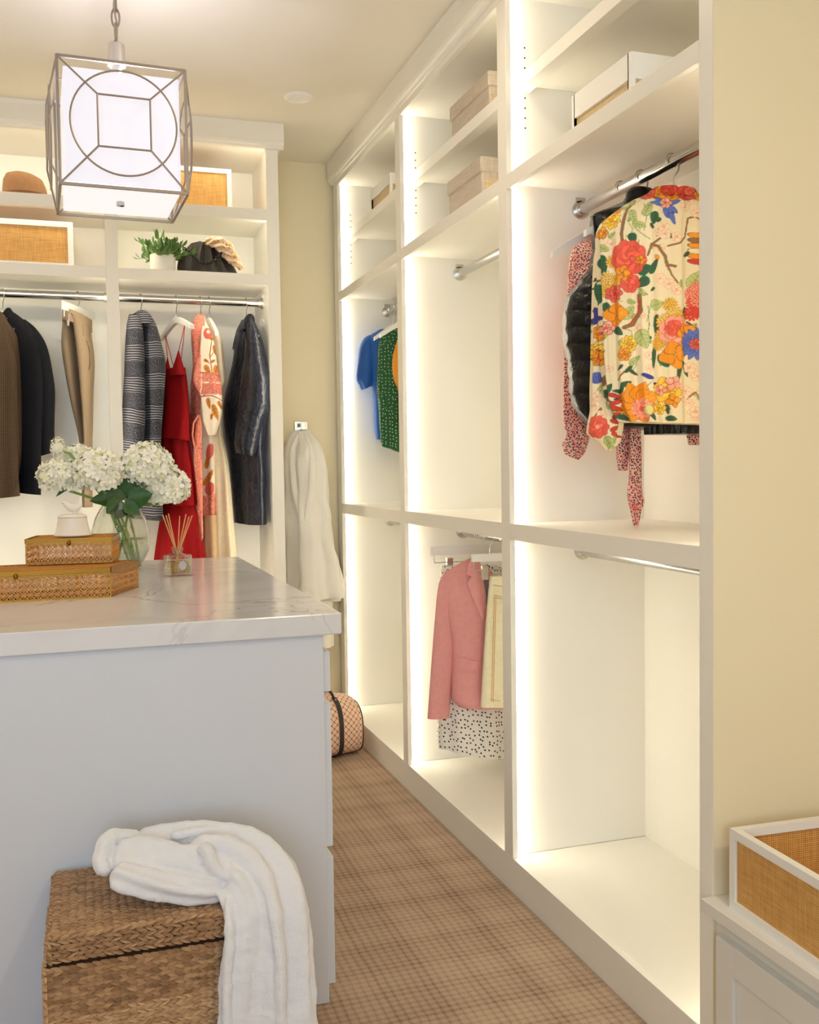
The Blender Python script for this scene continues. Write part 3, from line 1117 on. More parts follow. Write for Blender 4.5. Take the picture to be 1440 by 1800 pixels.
def hanger(name, label, rod, width_dir, half, tilt_deg=24, clips=False, bar=None, mat=WHITE, drop=0.075, group=None):
    """white wooden hanger on a rod: steel hook, then either sloped shoulders or a clip bar"""
    rod = np.array(rod, float)
    W = np.array(width_dir, float)
    W /= np.linalg.norm(W)
    t = thing(name, label, 'hanger', rod - np.array([0, 0, 0.2]), group)
    ax = np.array([W[0], W[1], 0.0])
    pts = []
    r = 0.0205
    for a in range(-20, 215, 15):
        A = math.radians(a)
        pts.append(rod + ax * r * math.cos(A) * 1.0 + np.array([0, 0, r * math.sin(A)]))
    pts = pts[::-1]
    hk = [pts[i] for i in range(len(pts))]
    end = hk[-1]
    nk = rod - np.array([0, 0, drop])
    hk += [rod + ax * 0.016 - np.array([0, 0, 0.022]), rod + ax * 0.004 - np.array([0, 0, 0.038]), nk]
    MB().tube(hk, 0.0021, 8).build('hook', STEEL, t)
    b = MB()
    if not clips:
        for sg in (-1, 1):
            P = []
            for i in range(9):
                f = i / 8
                P.append(nk + W * sg * half * f + np.array([0, 0, -0.012 - math.tan(math.radians(tilt_deg)) * half * f ** 1.25]))
            rings = []
            dT = np.array([-W[1], W[0], 0.0])
            for i, p in enumerate(P):
                f = i / 8
                hh = 0.030 * (1 - f) + 0.017 * f
                ww = 0.008
                rings.append([p + dT * ww * cx + np.array([0, 0, hh * cz]) for cx, cz in ((-1, -.5), (1, -.5), (1, .5), (-1, .5))])
            b.loft(rings)
        b.build('hanger_body', mat, t, True)
    else:
        a0, a1 = nk - W * half + np.array([0, 0, -0.01]), nk + W * half + np.array([0, 0, -0.01])
        b.bar(a0, a1, 0.010, bar or 0.030)
        b.build('hanger_body', mat, t, False, 0.002)
        wr = MB()
        lo = -0.055
        for sg in (-1, 1):
            p0 = nk + W * sg * half * 0.93
            wr.tube([p0, p0 + np.array([0, 0, lo])], 0.0017, 6)
        wr.tube([nk - W * half * 0.93 + np.array([0, 0, lo]), nk + W * half * 0.93 + np.array([0, 0, lo])], 0.0017, 6)
        wr.build('clip_rail', STEEL, t)
        for sg in (-1, 1):
            p0 = nk + W * sg * half * 0.62 + np.array([0, 0, lo - 0.012])
            MB().bar(p0 + np.array([0, 0, 0.028]), p0 - np.array([0, 0, 0.022]), 0.024, 0.016, up=(-W[1], W[0], 0), h2=0.008).build('clip', STEEL, t, False, 0.001)
    return t


def wdir(hook, alpha):
    d, s = hdir(hook)
    return s * math.cos(math.radians(alpha)) + d * math.sin(math.radians(alpha))


def garment(name, label, cat, hook, parts, group=None):
    """parts: list of (part name, mesh builder, material); the first is the largest"""
    z = min(p[2] for q in parts for p in q[1].v)
    t = thing(name, label, cat, (hook[0], hook[1], z), group)
    for nm, mb, mat in parts:
        mb.build(nm, mat, t)
    return t


def drape(p):
    return Vector([float(k) for k in p])


YR, ZR = YB + 0.25, 2.022
rod_hook = lambda u: np.array([at_y(u, 525, YR)[0], YR, ZR])

# --- brown check blazer
hk = rod_hook(-12)
hanger('hanger', 'white hanger under the brown check blazer', hk, wdir(hk, -68), 0.12, 34)
body = tailor([(545, -24, -8), (556, -38, 8), (590, -60, 18), (660, -70, 30), (760, -72, 30), (876, -74, 37)], hk, -66, 1.9, folds=((3, 0.003, 0.006, 1, 1),), tilt=0.012)
slv = tailor([(556, -8, 4), (566, -8, 10), (604, -8, 33), (655, -6, 39.5), (722, -4, 41), (789, -2, 40), (842, 0, 33)], hk, -66, 1.2, dd=-0.10, folds=((2, 0.002, 0.003, 1, 1),), seed=3)
bz = garment('blazer', 'brown check blazer with sleeve buttons, beside the navy blazer', 'blazer', hk, [('jacket_body', body, BROWNT), ('sleeve', slv, BROWNT)])
for y in (811, 818, 825):
    p = on_front(slv, 19.5 - (y - 811) * 0.25, y, 0.001)
    MB().tube([p, p - hdir(hk)[0] * 0.004], 0.0085, 14).build('button', plain('horn_button', rgb(140, 120, 110), 0.4) if 'horn_button' not in MATS else MATS['horn_button'], bz)
# --- navy blazer
hk = rod_hook(4)
hanger('hanger', 'white hanger holding the navy blazer', hk, wdir(hk, -66), 0.12, 34)
body = tailor([(546, 10, 17), (556, -2, 30), (580, -16, 52), (620, -18, 68), (700, -14, 74), (790, -8, 72), (866, -4, 71.5)], hk, -66, 1.9, folds=((3, 0.003, 0.006, 2, 1),), seed=5, tilt=-0.01)
slv = tailor([(567, 30, 46), (580, 34, 62), (612, 40, 82), (650, 46, 91), (700, 50, 97), (750, 54, 96), (800, 58, 97)], hk, -66, 1.2, dd=-0.075, folds=((2, 0.002, 0.004, 0, 1),), tilt=0.014)
col = tailor([(543, 11, 18), (552, 3, 24), (562, -2, 28)], hk, -66, 1.6, dd=-0.02, m=8)
garment('blazer', 'plain dark navy blazer between the brown blazer and the taupe trousers', 'blazer', hk, [('jacket_body', body, NAVY), ('sleeve', slv, NAVY), ('collar', col, NAVY)])

# --- taupe trousers on a clip hanger
hk = rod_hook(137)
hk_ = hk.copy()
hg = hanger('clip_hanger', 'white clip hanger with the taupe trousers', hk, wdir(hk, 67), 0.155, clips=True, bar=0.036, drop=0.052)
legB = tailor([(556, 112, 142), (575, 111, 148), (607, 109, 150), (655, 115, 152), (711, 126, 152), (781, 141, 156), (892, 147, 160)], hk, 66, 1.7, dd=0.03, folds=((2, 0.004, 0.005, 0.4, 1),), seed=1, tilt_top=-0.02)
legA = tailor([(566, 122, 160), (580, 128, 161), (633, 136, 166), (690, 142, 163.5), (740, 147, 162), (781, 149, 160.5), (890, 150, 160)], hk, 66, 1.7, dd=-0.03, folds=((2, 0.005, 0.006, 1.2, 1), (4, 0.002, 0.002, 0, 1)), seed=2, tilt_top=-0.03)
wb_ = tailor([(553, 111, 160.5), (562, 111, 161), (574, 111, 161.5)], hk, 66, 1.75, dd=-0.005, m=6, tilt=0, folds=((2, 0.003, 0.003, 0.4, 1),))
for mb_ in (wb_,):
    d, s = hdir(hk)
    c0 = facing_plane(136, 560, hk)
    mb_.v = [(p[0], p[1], p[2] - 0.28 * float(np.dot(np.array(p) - c0, s))) for p in mb_.v]
tr = garment('trousers', 'taupe wool trousers hung by the waist from a clip hanger', 'trousers', hk, [('trouser_leg', legB, TAUPE), ('trouser_leg', legA, TAUPE), ('waistband', wb_, TAUPE)])
for u, v in ((147, 580), (160, 590)):
    q_ = [on_front(legA, u, v + k, 0.004) for k in (-9, 0, 10)]
    MB().tube(q_, 0.0028, 6).build('belt_loop', TAUPE, tr)
MB().tube([on_front(legA, u, v, 0.001) for u, v in ((152, 598), (157, 615), (158, 640), (156, 650))], 0.0015, 5).build('pocket_seam', BASKETIN, tr)

# --- striped coat
hk = rod_hook(247)
hanger('hanger', 'white hanger inside the navy striped coat', hk, wdir(hk, -70), 0.085, 34)
body = tailor([(553, 238, 256), (562, 228, 268), (580, 222, 276), (610, 220, 284), (645, 219, 291), (700, 218, 288), (780, 222, 284), (912, 224, 290)], hk, -66, 1.9, folds=((3, 0.003, 0.009, 1, 1),), seed=8, tilt=-0.004)
slv = tailor([(560, 226, 246), (578, 222, 252), (635, 219, 256), (718, 214, 258), (785, 208, 254), (806, 205, 250)], hk, -66, 1.3, dd=-0.10, folds=((2, 0.003, 0.005, 0, 1),), seed=9, tilt=-0.02)
col = tailor([(550, 241, 256), (556, 232, 264), (564, 226, 269), (575, 224, 271)], hk, -66, 1.55, dd=-0.05, m=10, folds=((3, 0.002, 0.004, 0, 1),))
garment('coat', 'navy and white striped tweed coat with a wide collar', 'coat', hk, [('coat_body', body, STRIPED), ('sleeve', slv, STRIPED), ('collar', col, STRIPED)])

# --- red tiered slip dress
hk = rod_hook(309)
hanger('hanger', 'bare white hanger above the red dress straps', hk, wdir(hk, -72), 0.215, 15)
REDROWS = [(648, 288, 326), (677, 285, 330), (718, 280, 334), (762, 275, 336), (772, 274, 337)]
b1 = tailor(REDROWS, hk, -58, 1.6, folds=((5, 0.002, 0.006, 0, 1),), seed=4, tilt=-0.012)
b2 = tailor([(752, 283, 330), (800, 281, 336), (850, 282, 342), (888, 281, 346)], hk, -58, 1.5, dd=0.01, folds=((7, 0.003, 0.009, 1, 1),), seed=5)
b3 = tailor([(876, 286, 340), (920, 281, 350), (985, 273, 359), (1010, 271, 361)], hk, -58, 1.5, dd=0.015, folds=((8, 0.003, 0.011, 2, 1),), seed=6)
parts = [('skirt_tier', b3, REDC), ('skirt_tier', b2, REDC), ('bodice', b1, REDC)]
d, s = hdir(hk)
cups = MB()
for (u0, u1, up, vp, off) in ((286, 302, 294.5, 628, 0.015), (299, 327, 314, 618, -0.05)):
    rows = []
    for i in range(9):
        f = i / 8
        v = vp + (662 - vp) * f
        rows.append((v, up - 0.8 - (up - u0) * f ** 1.1, up + 0.8 + (u1 - up) * f ** 1.1))
    cc = tailor(rows, hk, -58, 1.25, dd=off, m=10, n=20)
    parts.append(('bodice_cup', cc, REDC))
rd = garment('dress', 'red tiered slip dress with thin straps', 'dress', hk, parts)
tipR = hk + wdir(hk, -72) * 0.12 - np.array([0, 0, 0.112])
tipL = hk - wdir(hk, -72) * 0.17 - np.array([0, 0, 0.125])
for a, b, o in ((facing_plane(294.5, 629, hk) + d * 0.015, tipL, 0), (facing_plane(304, 640, hk) + d * 0.05, tipL, 1), (facing_plane(314, 619, hk) - d * 0.05, tipR, 0), (facing_plane(318, 635, hk) - d * 0.0, tipR, 1)):
    MB().tube([a, (np.array(a) + b) / 2 + s * 0.001, b], 0.0018, 6).build('strap', REDTRIM, rd)
# --- cream gown with tan slip
hk = rod_hook(367)
hanger('hanger', 'white hanger in the cream silk gown', hk, wdir(hk, -72), 0.10, 34)
g1 = tailor([(562, 362, 373), (575, 358, 380), (600, 356, 390), (640, 358, 394), (672, 360, 397), (690, 362, 390), (749, 364, 390), (821, 366, 401), (930, 368, 410), (990, 368, 415)], hk, -58, 1.5, dd=0.02, folds=((6, 0.001, 0.008, 0, 1),), seed=11)
g2 = tailor([(905, 358, 380), (985, 358, 382), (1010, 358, 382)], hk, -58, 1.2, dd=-0.03, m=14, folds=((4, 0.002, 0.004, 0, 1),))
garment('gown', 'long cream silk gown partly hidden by the paisley dress', 'gown', hk, [('gown_body', g1, CREAMC), ('slip', g2, TANSLIP)])


# ------------------------------------------------------------------ fabric prints, drawn shape by shape
class Print:
    def __init__(s, u0, u1, v0, v1, base, ss=2):
        s.u0, s.v0, s.ss = u0, v0, ss
        s.w, s.h = int((u1 - u0) * ss), int((v1 - v0) * ss)
        s.a = np.zeros((s.h, s.w, 3)) + np.array(base)
        s.Y, s.X = np.mgrid[0:s.h, 0:s.w]
        s.X = s.X / ss + u0
        s.Y = s.Y / ss + v0

    def win(s, cx, cy, r):
        x0, x1 = max(0, int((cx - r - s.u0) * s.ss)), min(s.w, int((cx + r - s.u0) * s.ss) + 2)
        y0, y1 = max(0, int((cy - r - s.v0) * s.ss)), min(s.h, int((cy + r - s.v0) * s.ss) + 2)
        return slice(y0, max(y0, y1)), slice(x0, max(x0, x1))

    def fill(s, sl, mask, col):
        m = np.clip(mask, 0, 1)[..., None]
        s.a[sl] = s.a[sl] * (1 - m) + np.array(col) * m

    def ell(s, cx, cy, rx, ry, rot, col, edge=None, point=1.0):
        """filled oval; point > 1 sharpens its far end into a petal or leaf tip; edge = (colour, width)"""
        R = max(rx, ry) + 2
        sl = s.win(cx, cy, R)
        x, y = s.X[sl] - cx, s.Y[sl] - cy
        c, n = math.cos(rot), math.sin(rot)
        a, b = (x * c + y * n) / rx, (-x * n + y * c) / ry
        if point > 1:
            b = b / np.clip(1 - 0.5 * (point - 1) * (a + 0.2), 0.25, 2)
        q = np.sqrt(a * a + b * b)
        soft = min(rx, ry) * s.ss
        if edge:
            s.fill(sl, (1 - q) * soft + 0.5, edge[0])
            s.fill(sl, (1 - q - edge[1] / min(rx, ry)) * soft + 0.5, col)
        else:
            s.fill(sl, (1 - q) * soft + 0.5, col)

    def line(s, pts, w, col):
        for (x0, y0), (x1, y1) in zip(pts[:-1], pts[1:]):
            L = math.hypot(x1 - x0, y1 - y0)
            n = max(2, int(L * 1.5 / max(w * 0.5, 0.4)))
            for i in range(n + 1):
                f = i / n
                cx, cy = x0 + (x1 - x0) * f, y0 + (y1 - y0) * f
                sl = s.win(cx, cy, w + 1)
                q = np.hypot(s.X[sl] - cx, s.Y[sl] - cy)
                s.fill(sl, (w / 2 - q) * s.ss + 0.5, col)

    def leaf(s, cx, cy, L, W, rot, col, vein, edge=None):
        s.ell(cx, cy, L, W, rot, col, edge, 1.7)
        c, n = math.cos(rot), math.sin(rot)
        s.line([(cx - c * L * .95, cy - n * L * .95), (cx + c * L * .8, cy + n * L * .8)], 0.8, vein)
        for f in (-0.5, -0.1, 0.3):
            for sg in (-1, 1):
                x0, y0 = cx + c * L * f, cy + n * L * f
                s.line([(x0, y0), (x0 + c * L * .25 - sg * n * W * .65, y0 + n * L * .25 + sg * c * W * .65)], 0.55, vein)

    def bloom(s, cx, cy, R, n, col, edge, core=None, rings=1, pt=1.5, ph=0.0, wid=0.5):
        for k in range(rings):
            r = R * (1 - k / rings * 0.9)
            m = max(4, n - k)
            for i in range(m):
                a = 2 * PI * i / m + ph + k * 0.4
                cc = tuple(c_ * (1 + 0.25 * k * (1 if i % 2 else -0.3)) for c_ in col)
                s.ell(cx + math.cos(a) * r * .55, cy + math.sin(a) * r * .55, r * .5, r * wid * min(1.0, 4.5 / m + .25), a, cc, (edge, 0.7), pt)
            if r > 9:
                hi = tuple(min(1, c_ * 1.5 + .03) for c_ in cc)
                for da in (-.16, 0.16):
                    s.line([(cx + math.cos(a + da) * r * .35, cy + math.sin(a + da) * r * .35), (cx + math.cos(a + da * .8) * r * .85, cy + math.sin(a + da * .8) * r * .85)], 1.0, hi)
        if core:
            s.ell(cx, cy, R * .22, R * .22, 0, core, (edge, 0.5))

    def mum(s, cx, cy, R, col, edge, sq=1.0):
        """ball of small scalloped petals"""
        for k in range(4):
            r = R * (1 - k * 0.25)
            n = max(3, int(14 * (1 - k * 0.22)))
            for i in range(n):
                a = 2 * PI * i / n + k * 0.22
                s.ell(cx + math.cos(a) * r * .8, cy + math.sin(a) * r * .8 * sq, R * .22, R * .16, a, col, (edge, 0.6), 1.2)

    def sample(s, px, back=None):
        out = np.zeros((len(px), 3))
        for i, (u, v, fr) in enumerate(px):
            if back is not None and fr > 0.35:
                out[i] = back
                continue
            x = min(s.w - 1, max(0, int((u - s.u0) * s.ss)))
            y = min(s.h - 1, max(0, int((v - s.v0) * s.ss)))
            out[i] = s.a[y, x]
        return out


C = dict(cream=rgb(238, 222, 186), orange=rgb(236, 148, 24), yellow=rgb(244, 196, 60), green=rgb(28, 100, 66), pale=rgb(192, 196, 128), blue=rgb(88, 112, 190),
         navy=rgb(56, 56, 140), coral=rgb(224, 92, 72), pink=rgb(240, 164, 140), brown=rgb(142, 104, 66), dk=rgb(92, 52, 40), red=rgb(206, 58, 40), gl=rgb(120, 150, 80), purple=rgb(70, 44, 110))
fp = Print(1025, 1300, 325, 810, C['cream'])


def floral(fp, ox=0, oy=0):
    E_ = C['dk']
    q = lambda pts: [(x + ox, y + oy) for x, y in pts]
    L = lambda x, y, l, w_, r, c='green', v='dk': fp.leaf(x + ox, y + oy, l, w_, math.radians(r), C[c], C[v] if v in C else v, (C['gl'], 0.7) if c == 'pale' else None)
    B = lambda x, y, R, n, c, core=None, rings=1, pt=1.5, ph=0, wid=0.5, e='dk': fp.bloom(x + ox, y + oy, R, n, C[c], C[e], C[core] if core else None, rings, pt, ph, wid)
    K = lambda pts, w_, c='brown': fp.line(q(pts), w_, C[c])
    # branches and thin stems
    K([(1107, 378), (1102, 400), (1098, 425), (1100, 440)], 6)
    K([(1118, 362), (1108, 376)], 4)
    K([(1142, 462), (1148, 445), (1165, 432)], 4)
    K([(1148, 444), (1162, 446), (1172, 462), (1175, 478), (1188, 480)], 5)
    K([(1176, 446), (1196, 440), (1207, 428), (1212, 395), (1222, 392), (1232, 398)], 3.2)
    K([(1175, 478), (1182, 495), (1192, 508)], 3.2)
    K([(1128, 530), (1130, 556), (1118, 578), (1102, 584)], 7)
    K([(1128, 540), (1126, 560), (1112, 578)], 2.5, 'red')
    K([(1066, 600), (1070, 650), (1066, 690)], 4)
    K([(1090, 672), (1102, 660), (1112, 650)], 3.2)
    K([(1068, 700), (1082, 712)], 6)
    K([(1050, 735), (1060, 720), (1066, 745)], 3)
    K([(1210, 705), (1222, 692), (1230, 708)], 3)
    for pts in ([(1118, 410), (1130, 425), (1146, 435)], [(1108, 404), (1118, 396), (1130, 420)], [(1135, 370), (1140, 395), (1136, 420)], [(1142, 548), (1144, 580), (1140, 605)], [(1148, 540), (1140, 575)], [(1160, 375), (1172, 362)]):
        K(pts, 1.3, 'gl')
    # pale leaves
    for x, y, l, w_, r in ((1142, 380, 16, 8, -70), (1118, 395, 14, 7, 70), (1112, 365, 10, 6, 40), (1128, 410, 12, 6, 20), (1110, 558, 15, 9, -50), (1158, 545, 12, 10, -20), (1134, 604, 17, 12, 70),
                           (1223, 500, 17, 11, -60), (1068, 447, 9, 6, 30), (1115, 480 + 60, 8, 5, 10), (1060, 690, 14, 7, -70), (1120, 640, 12, 6, -40), (1074, 780, 13, 8, 60), (1105, 632, 9, 5, 60)):
        L(x, y, l, w_, r, 'pale', 'gl')
    # dark leaves
    for x, y, l, w_, r in ((1153, 398, 12, 8, 100), (1117, 432, 9, 8, 70), (1066, 475, 18, 9, 80), (1136, 486, 12, 10, -30), (1134, 508, 12, 9, 140), (1153, 480, 16, 6, -60), (1056, 522, 19, 8, 85), (1073, 550, 11, 6, 80),
                           (1158, 580, 19, 8, 95), (1152, 635, 19, 5, 95), (1170, 640, 13, 8, 60), (1205, 560, 14, 6, -80), (1208, 652, 15, 4, 70), (1193, 660, 16, 4, 100), (1075, 690, 13, 6, -60), (1097, 690, 11, 5, 100), (1105, 680, 11, 5, -20),
                           (1110, 655, 9, 3.5, -40), (1100, 738, 10, 5, 30), (1150, 735, 8, 4, 60), (1092, 590, 10, 7, 40), (1176, 722, 9, 3, 80), (1118, 660, 10, 3.5, 30), (1182, 738, 8, 5, 10), (1095, 652, 7, 3, 140)):
        L(x, y, l, w_, r)
    # pink outline sprays
    for x, y in ((1172, 425), (1190, 430), (1205, 375), (1212, 362), (1165, 500), (1178, 510), (1190, 520), (1225, 385), (1215, 650), (1225, 665), (1210, 690), (1222, 725), (1232, 690), (1054, 700), (1062, 732), (1050, 715), (1197, 690), (1170, 412), (1205, 700), (1080, 440)):
        B(x, y, 9, 5, 'cream', None, 1, 1.3, x, 0.6, 'pink')
        fp.ell(x + ox, y + oy, 2.4, 2.4, 0, C['pink'])
    # yellow and orange blooms
    B(1080, 398, 17, 9, 'yellow', 'orange', 2, 1.6, .3)
    B(1064, 420, 11, 6, 'orange', 'yellow', 2, 1.3)
    B(1088, 378, 9, 6, 'orange')
    for x, y, R in ((1083, 470, 12), (1072, 500, 14), (1076, 520, 12), (1092, 505, 13), (1180, 545, 12), (1186, 560, 14), (1172, 575, 15), (1168, 600, 15), (1196, 568, 12), (1160, 612, 12)):
        fp.mum(x + ox, y + oy, R, C['yellow'] if R < 14 else rgb(240, 206, 110), rgb(176, 122, 40))
    B(1110, 466, 30, 9, 'coral', None, 3, 1.25, .2, .62, 'red')
    B(1112, 508, 17, 7, 'coral', None, 2, 1.25, .2, .62, 'red')
    B(1085, 525, 15, 7, 'coral', 'red', 2)
    B(1100, 492, 14, 5, 'orange', None, 1, 1.8, 1.2)
    B(1088, 560, 21, 4, 'orange', None, 1, 2.0, 1.57, .6)
    B(1130, 470, 8, 5, 'orange')
    fp.ell(1159 + ox, 464 + oy, 5, 4, .3, C['orange'], (E_, .5))
    B(1060, 590, 15, 7, 'orange', 'coral', 2, 1.4)
    B(1072, 583, 13, 6, 'pink', 'coral', 2, 1.3)
    B(1054, 622, 17, 8, 'yellow', 'coral', 2, 1.4)
    B(1056, 634, 14, 6, 'orange', 'coral', 2, 1.4, 0, .6)
    B(1110, 612, 15, 10, 'yellow', 'orange', 2, 1.6)
    B(1102, 630, 12, 6, 'orange', None, 2)
    B(1190, 590, 27, 8, 'pink', None, 3, 1.25, .4, .62, 'red')
    B(1186, 585, 14, 6, 'coral', None, 2, 1.3, 0, .6, 'red')
    B(1208, 592, 18, 5, 'orange', None, 1, 1.8, .5, .6)
    B(1187, 630, 24, 4, 'orange', None, 1, 1.9, 1.3, .6)
    # blue and red
    for a in (-140, -20, 80, 40, -170):
        r = math.radians(a)
        fp.ell(1172 + ox + 12 * math.cos(r), 372 + oy + 12 * math.sin(r), 14, 6, r, C['blue'], (C['navy'], .7), 1.5)
    B(1172, 368, 11, 6, 'pink', 'coral', 1, 1.4)
    fp.ell(1183 + ox, 398 + oy, 12, 5, 1.2, C['blue'], (C['navy'], .7), 1.6)
    B(1225, 610, 27, 16, 'blue', None, 2, 1.9, 0, .5, 'navy')
    B(1224, 610, 10, 8, 'coral', 'red', 1)
    for x, y in ((1051, 553), (1055, 562), (1048, 570)):
        fp.ell(x + ox, y + oy, 8, 6, .5, C['navy'], (C['purple'], .8))
    fp.ell(1053 + ox, 668 + oy, 11, 10, 0, C['blue'], (C['navy'], .7))
    for k in range(4):
        K([(1046 + k * 4, 662), (1050 + k * 4, 676)], 0.9, 'navy')
    fp.ell(1141 + ox, 667 + oy, 11, 4, .35, C['navy'])
    fp.ell(1155 + ox, 680 + oy, 5, 3, .2, C['purple'])
    for x, y, c in ((1219, 525, 'pink'), (1227, 515, 'pink'), (1222, 540, 'coral'), (1229, 552, 'coral'), (1218, 558, 'red'), (1228, 535, 'pink')):
        fp.mum(x + ox, y + oy, 13, C[c], C['red'])
    for k, c in enumerate(('orange', 'brown', 'orange', 'cream', 'orange', 'red')):
        fp.ell(1226 + ox, 425 + oy + k * 9, 15, 5, .15, C[c], (E_, .6))
    # collar blossoms
    for x, y, c in ((1150, 343, 'red'), (1165, 345, 'orange'), (1185, 348, 'orange'), (1205, 347, 'red'), (1218, 344, 'coral'), (1235, 348, 'orange'), (1138, 346, 'coral'), (1176, 340, 'red')):
        B(x, y, 15, 6, c, None, 2, 1.3, x, .6)
    # big flowers along the hem
    B(1124, 712, 36, 8, 'orange', None, 1, 2.2, .35, .62)
    B(1132, 722, 19, 12, 'pink', 'coral', 2, 2.0, 0, .5, 'coral')
    fp.ell(1143 + ox, 724 + oy, 8, 9, 0, rgb(226, 214, 140), (C['gl'], .7))
    B(1174, 690, 23, 6, 'yellow', 'orange', 2, 1.6, .2)
    B(1165, 690, 10, 5, 'pink', 'coral', 1)
    B(1184, 678, 13, 4, 'pink', None, 1, 1.8, -1)
    B(1184, 708, 12, 4, 'orange', None, 1, 1.8, 1.3)
    B(1163, 720, 12, 6, 'yellow', None, 2)
    for k in range(7):
        fp.ell(1086 + ox + 3 * math.sin(k), 700 + oy + k * 11, 9, 4, -.5 if k % 2 else 0.4, C['red'], (E_, .5), 1.6)
    B(1055, 752, 19, 9, 'coral', 'pink', 2, 1.3, 0, .6, 'red')


rnd_ = random.Random(21)
for _ in range(120):
    x, y = rnd_.uniform(1035, 1290), rnd_.uniform(350, 790)
    k = rnd_.random()
    a = rnd_.uniform(0, 6.28)
    if k < .35:
        fp.leaf(x, y, rnd_.uniform(6, 11), rnd_.uniform(3, 5), a, C['pale'], C['gl'], (C['gl'], 0.6))
    elif k < .55:
        fp.line([(x, y), (x + 12 * math.cos(a), y + 12 * math.sin(a)), (x + 20 * math.cos(a + .5), y + 20 * math.sin(a + .5))], 1.1, C['gl'])
    elif k < .8:
        fp.bloom(x, y, rnd_.uniform(5, 8), 5, C['cream'], C['pink'], C['pink'], 1, 1.3, a, .6)
    else:
        fp.leaf(x, y, rnd_.uniform(5, 9), rnd_.uniform(2.5, 4), a, C['green'], C['dk'])
floral(fp)

# ---- near bay: pink speckled blouse, black vest, floral blouse
def rhook(u, v):
    q = at_x(u, v, 1.432)
    return np.array([1.432, q[1], 2.030])


hkP, hkV, hkF = np.array([1.432, 2.44, 2.030]), np.array([1.432, 2.335, 2.030]), np.array([1.432, 2.19, 2.030])
XD = np.array([1.0, 0, 0])
hanger('hanger', 'white hanger with its bare tip showing beside the black vest', hkP, XD, 0.215, 26)
hanger('hanger', 'white hanger inside the collar of the black vest', hkV, XD, 0.17, 22)
hanger('hanger', 'broad white hanger above the floral blouse', hkF, XD, 0.17, 20)


def alpha_x(hk):
    d, s = hdir(hk)
    return math.degrees(math.atan2(d[0], s[0]))


aP = alpha_x(hkP)
b1 = tailor([(400, 1060, 1170), (425, 1036, 1205), (436, 1020, 1225), (470, 1012, 1240), (520, 1008, 1246), (620, 1012, 1250), (700, 1020, 1250), (722, 1030, 1240)], hkP, aP, 1.14, folds=((8, 0.002, 0.008, 0, 1),), seed=20)
s1 = tailor([(428, 1022, 1046), (438, 1010, 1050), (475, 1001, 1046), (510, 999.5, 1042), (591, 996, 1040), (655, 994, 1042), (728, 994, 1046), (750, 997, 1042), (760, 999, 1040)], hkP, aP, 1.05, dd=-0.02, folds=((4, 0.002, 0.006, 1, 1),), seed=21)
s1b = tailor([(756, 999, 1041), (770, 996, 1036), (792, 990, 1027), (808, 994, 1016)], hkP, aP, 1.05, dd=-0.02, m=16, folds=((4, 0.002, 0.002, 1, 1),), seed=22)
for mb_ in (s1b,):
    d, s = hdir(hkP)
    c0 = facing_plane(1015, 780, hkP)
    mb_.v = [(p[0], p[1], p[2] - 0.45 * float(np.dot(np.array(p) - c0, s)) * min(1, max(0, (c0[2] + 0.03 - p[2]) / 0.05))) for p in mb_.v]
s2 = tailor([(430, 1225, 1250), (500, 1230, 1262), (620, 1222, 1262), (720, 1214, 1258), (752, 1208, 1250), (782, 1214, 1246)], hkP, aP, 1.05, dd=0.0, folds=((4, 0.002, 0.006, 1, 1),), seed=23)
t1 = tailor([(700, 1088, 1110), (747, 1085, 1106), (800, 1083, 1104), (827, 1086, 1101)], hkP, aP, 1.05, dd=-0.06, m=24, n=24, folds=((3, 0.002, 0.003, 1, 1),), seed=24)
t2 = tailor([(690, 1106, 1122), (747, 1105, 1124), (800, 1105, 1126), (840, 1104, 1126), (870, 1101, 1128), (880, 1102, 1131), (890, 1105, 1127), (921, 1113, 1120)], hkP, aP, 1.05, dd=-0.07, m=40, n=24, folds=((3, 0.002, 0.003, 0, 1),), seed=25)
garment('blouse', 'pink speckled blouse with long cuffs and hanging neck ties, behind the black vest', 'blouse', hkP,
        [('blouse_body', b1, PINKDOT), ('sleeve', s1, PINKDOT), ('cuff', s1b, PINKDOT), ('sleeve', s2, PINKDOT), ('neck_tie', t1, PINKDOT), ('neck_tie', t2, PINKDOT)])

aV = alpha_x(hkV)
VR = [(358, 1092, 1160), (369, 1066, 1190), (380, 1043, 1225), (407, 1044, 1240), (437, 1047, 1246), (473, 1040, 1250), (500, 1022, 1258), (528, 1003, 1266), (564, 997.5, 1270), (602, 998, 1270), (637, 1004, 1268), (690, 1008, 1266), (712, 1013, 1262), (752, 1040, 1255)]
v1 = tailor(VR, hkV, aV, 1.13, n=110, m=110, folds=((3, 0.002, 0.004, 1, 1),), wob=0.005, seed=30)
for k_, p_ in enumerate(v1.v):
    zz_ = math.sin((p_[2] * 1.0 + 0.06 * p_[0]) * 2 * PI / 0.085)
    v1.v[k_] = (p_[0], p_[1] - 0.010 * abs(zz_) ** 0.6 * (1 if v1.px[k_][2] < 0 else -1) + 0.006, p_[2])
vc = tailor([(331, 1108, 1146), (338, 1102, 1158), (350, 1098, 1164), (362, 1094, 1166)], hkV, aV, 1.1, m=12, folds=((3, 0.001, 0.003, 1, 1),), seed=31)
vh = tailor([(742, 1132, 1252), (764, 1134, 1250)], hkV, aV, 1.1, m=6, n=96, dd=-0.02, folds=((30, 0.002, 0.003, 0, 1),), seed=32)
vp = MB()
d, s = hdir(hkV)
vp.tube([on_front(v1, u, v, 0.004) for u, v in ((1044, 381), (1047, 405), (1050, 437), (1044, 470), (1032, 494), (1018, 518), (1007, 532))], 0.004, 8)
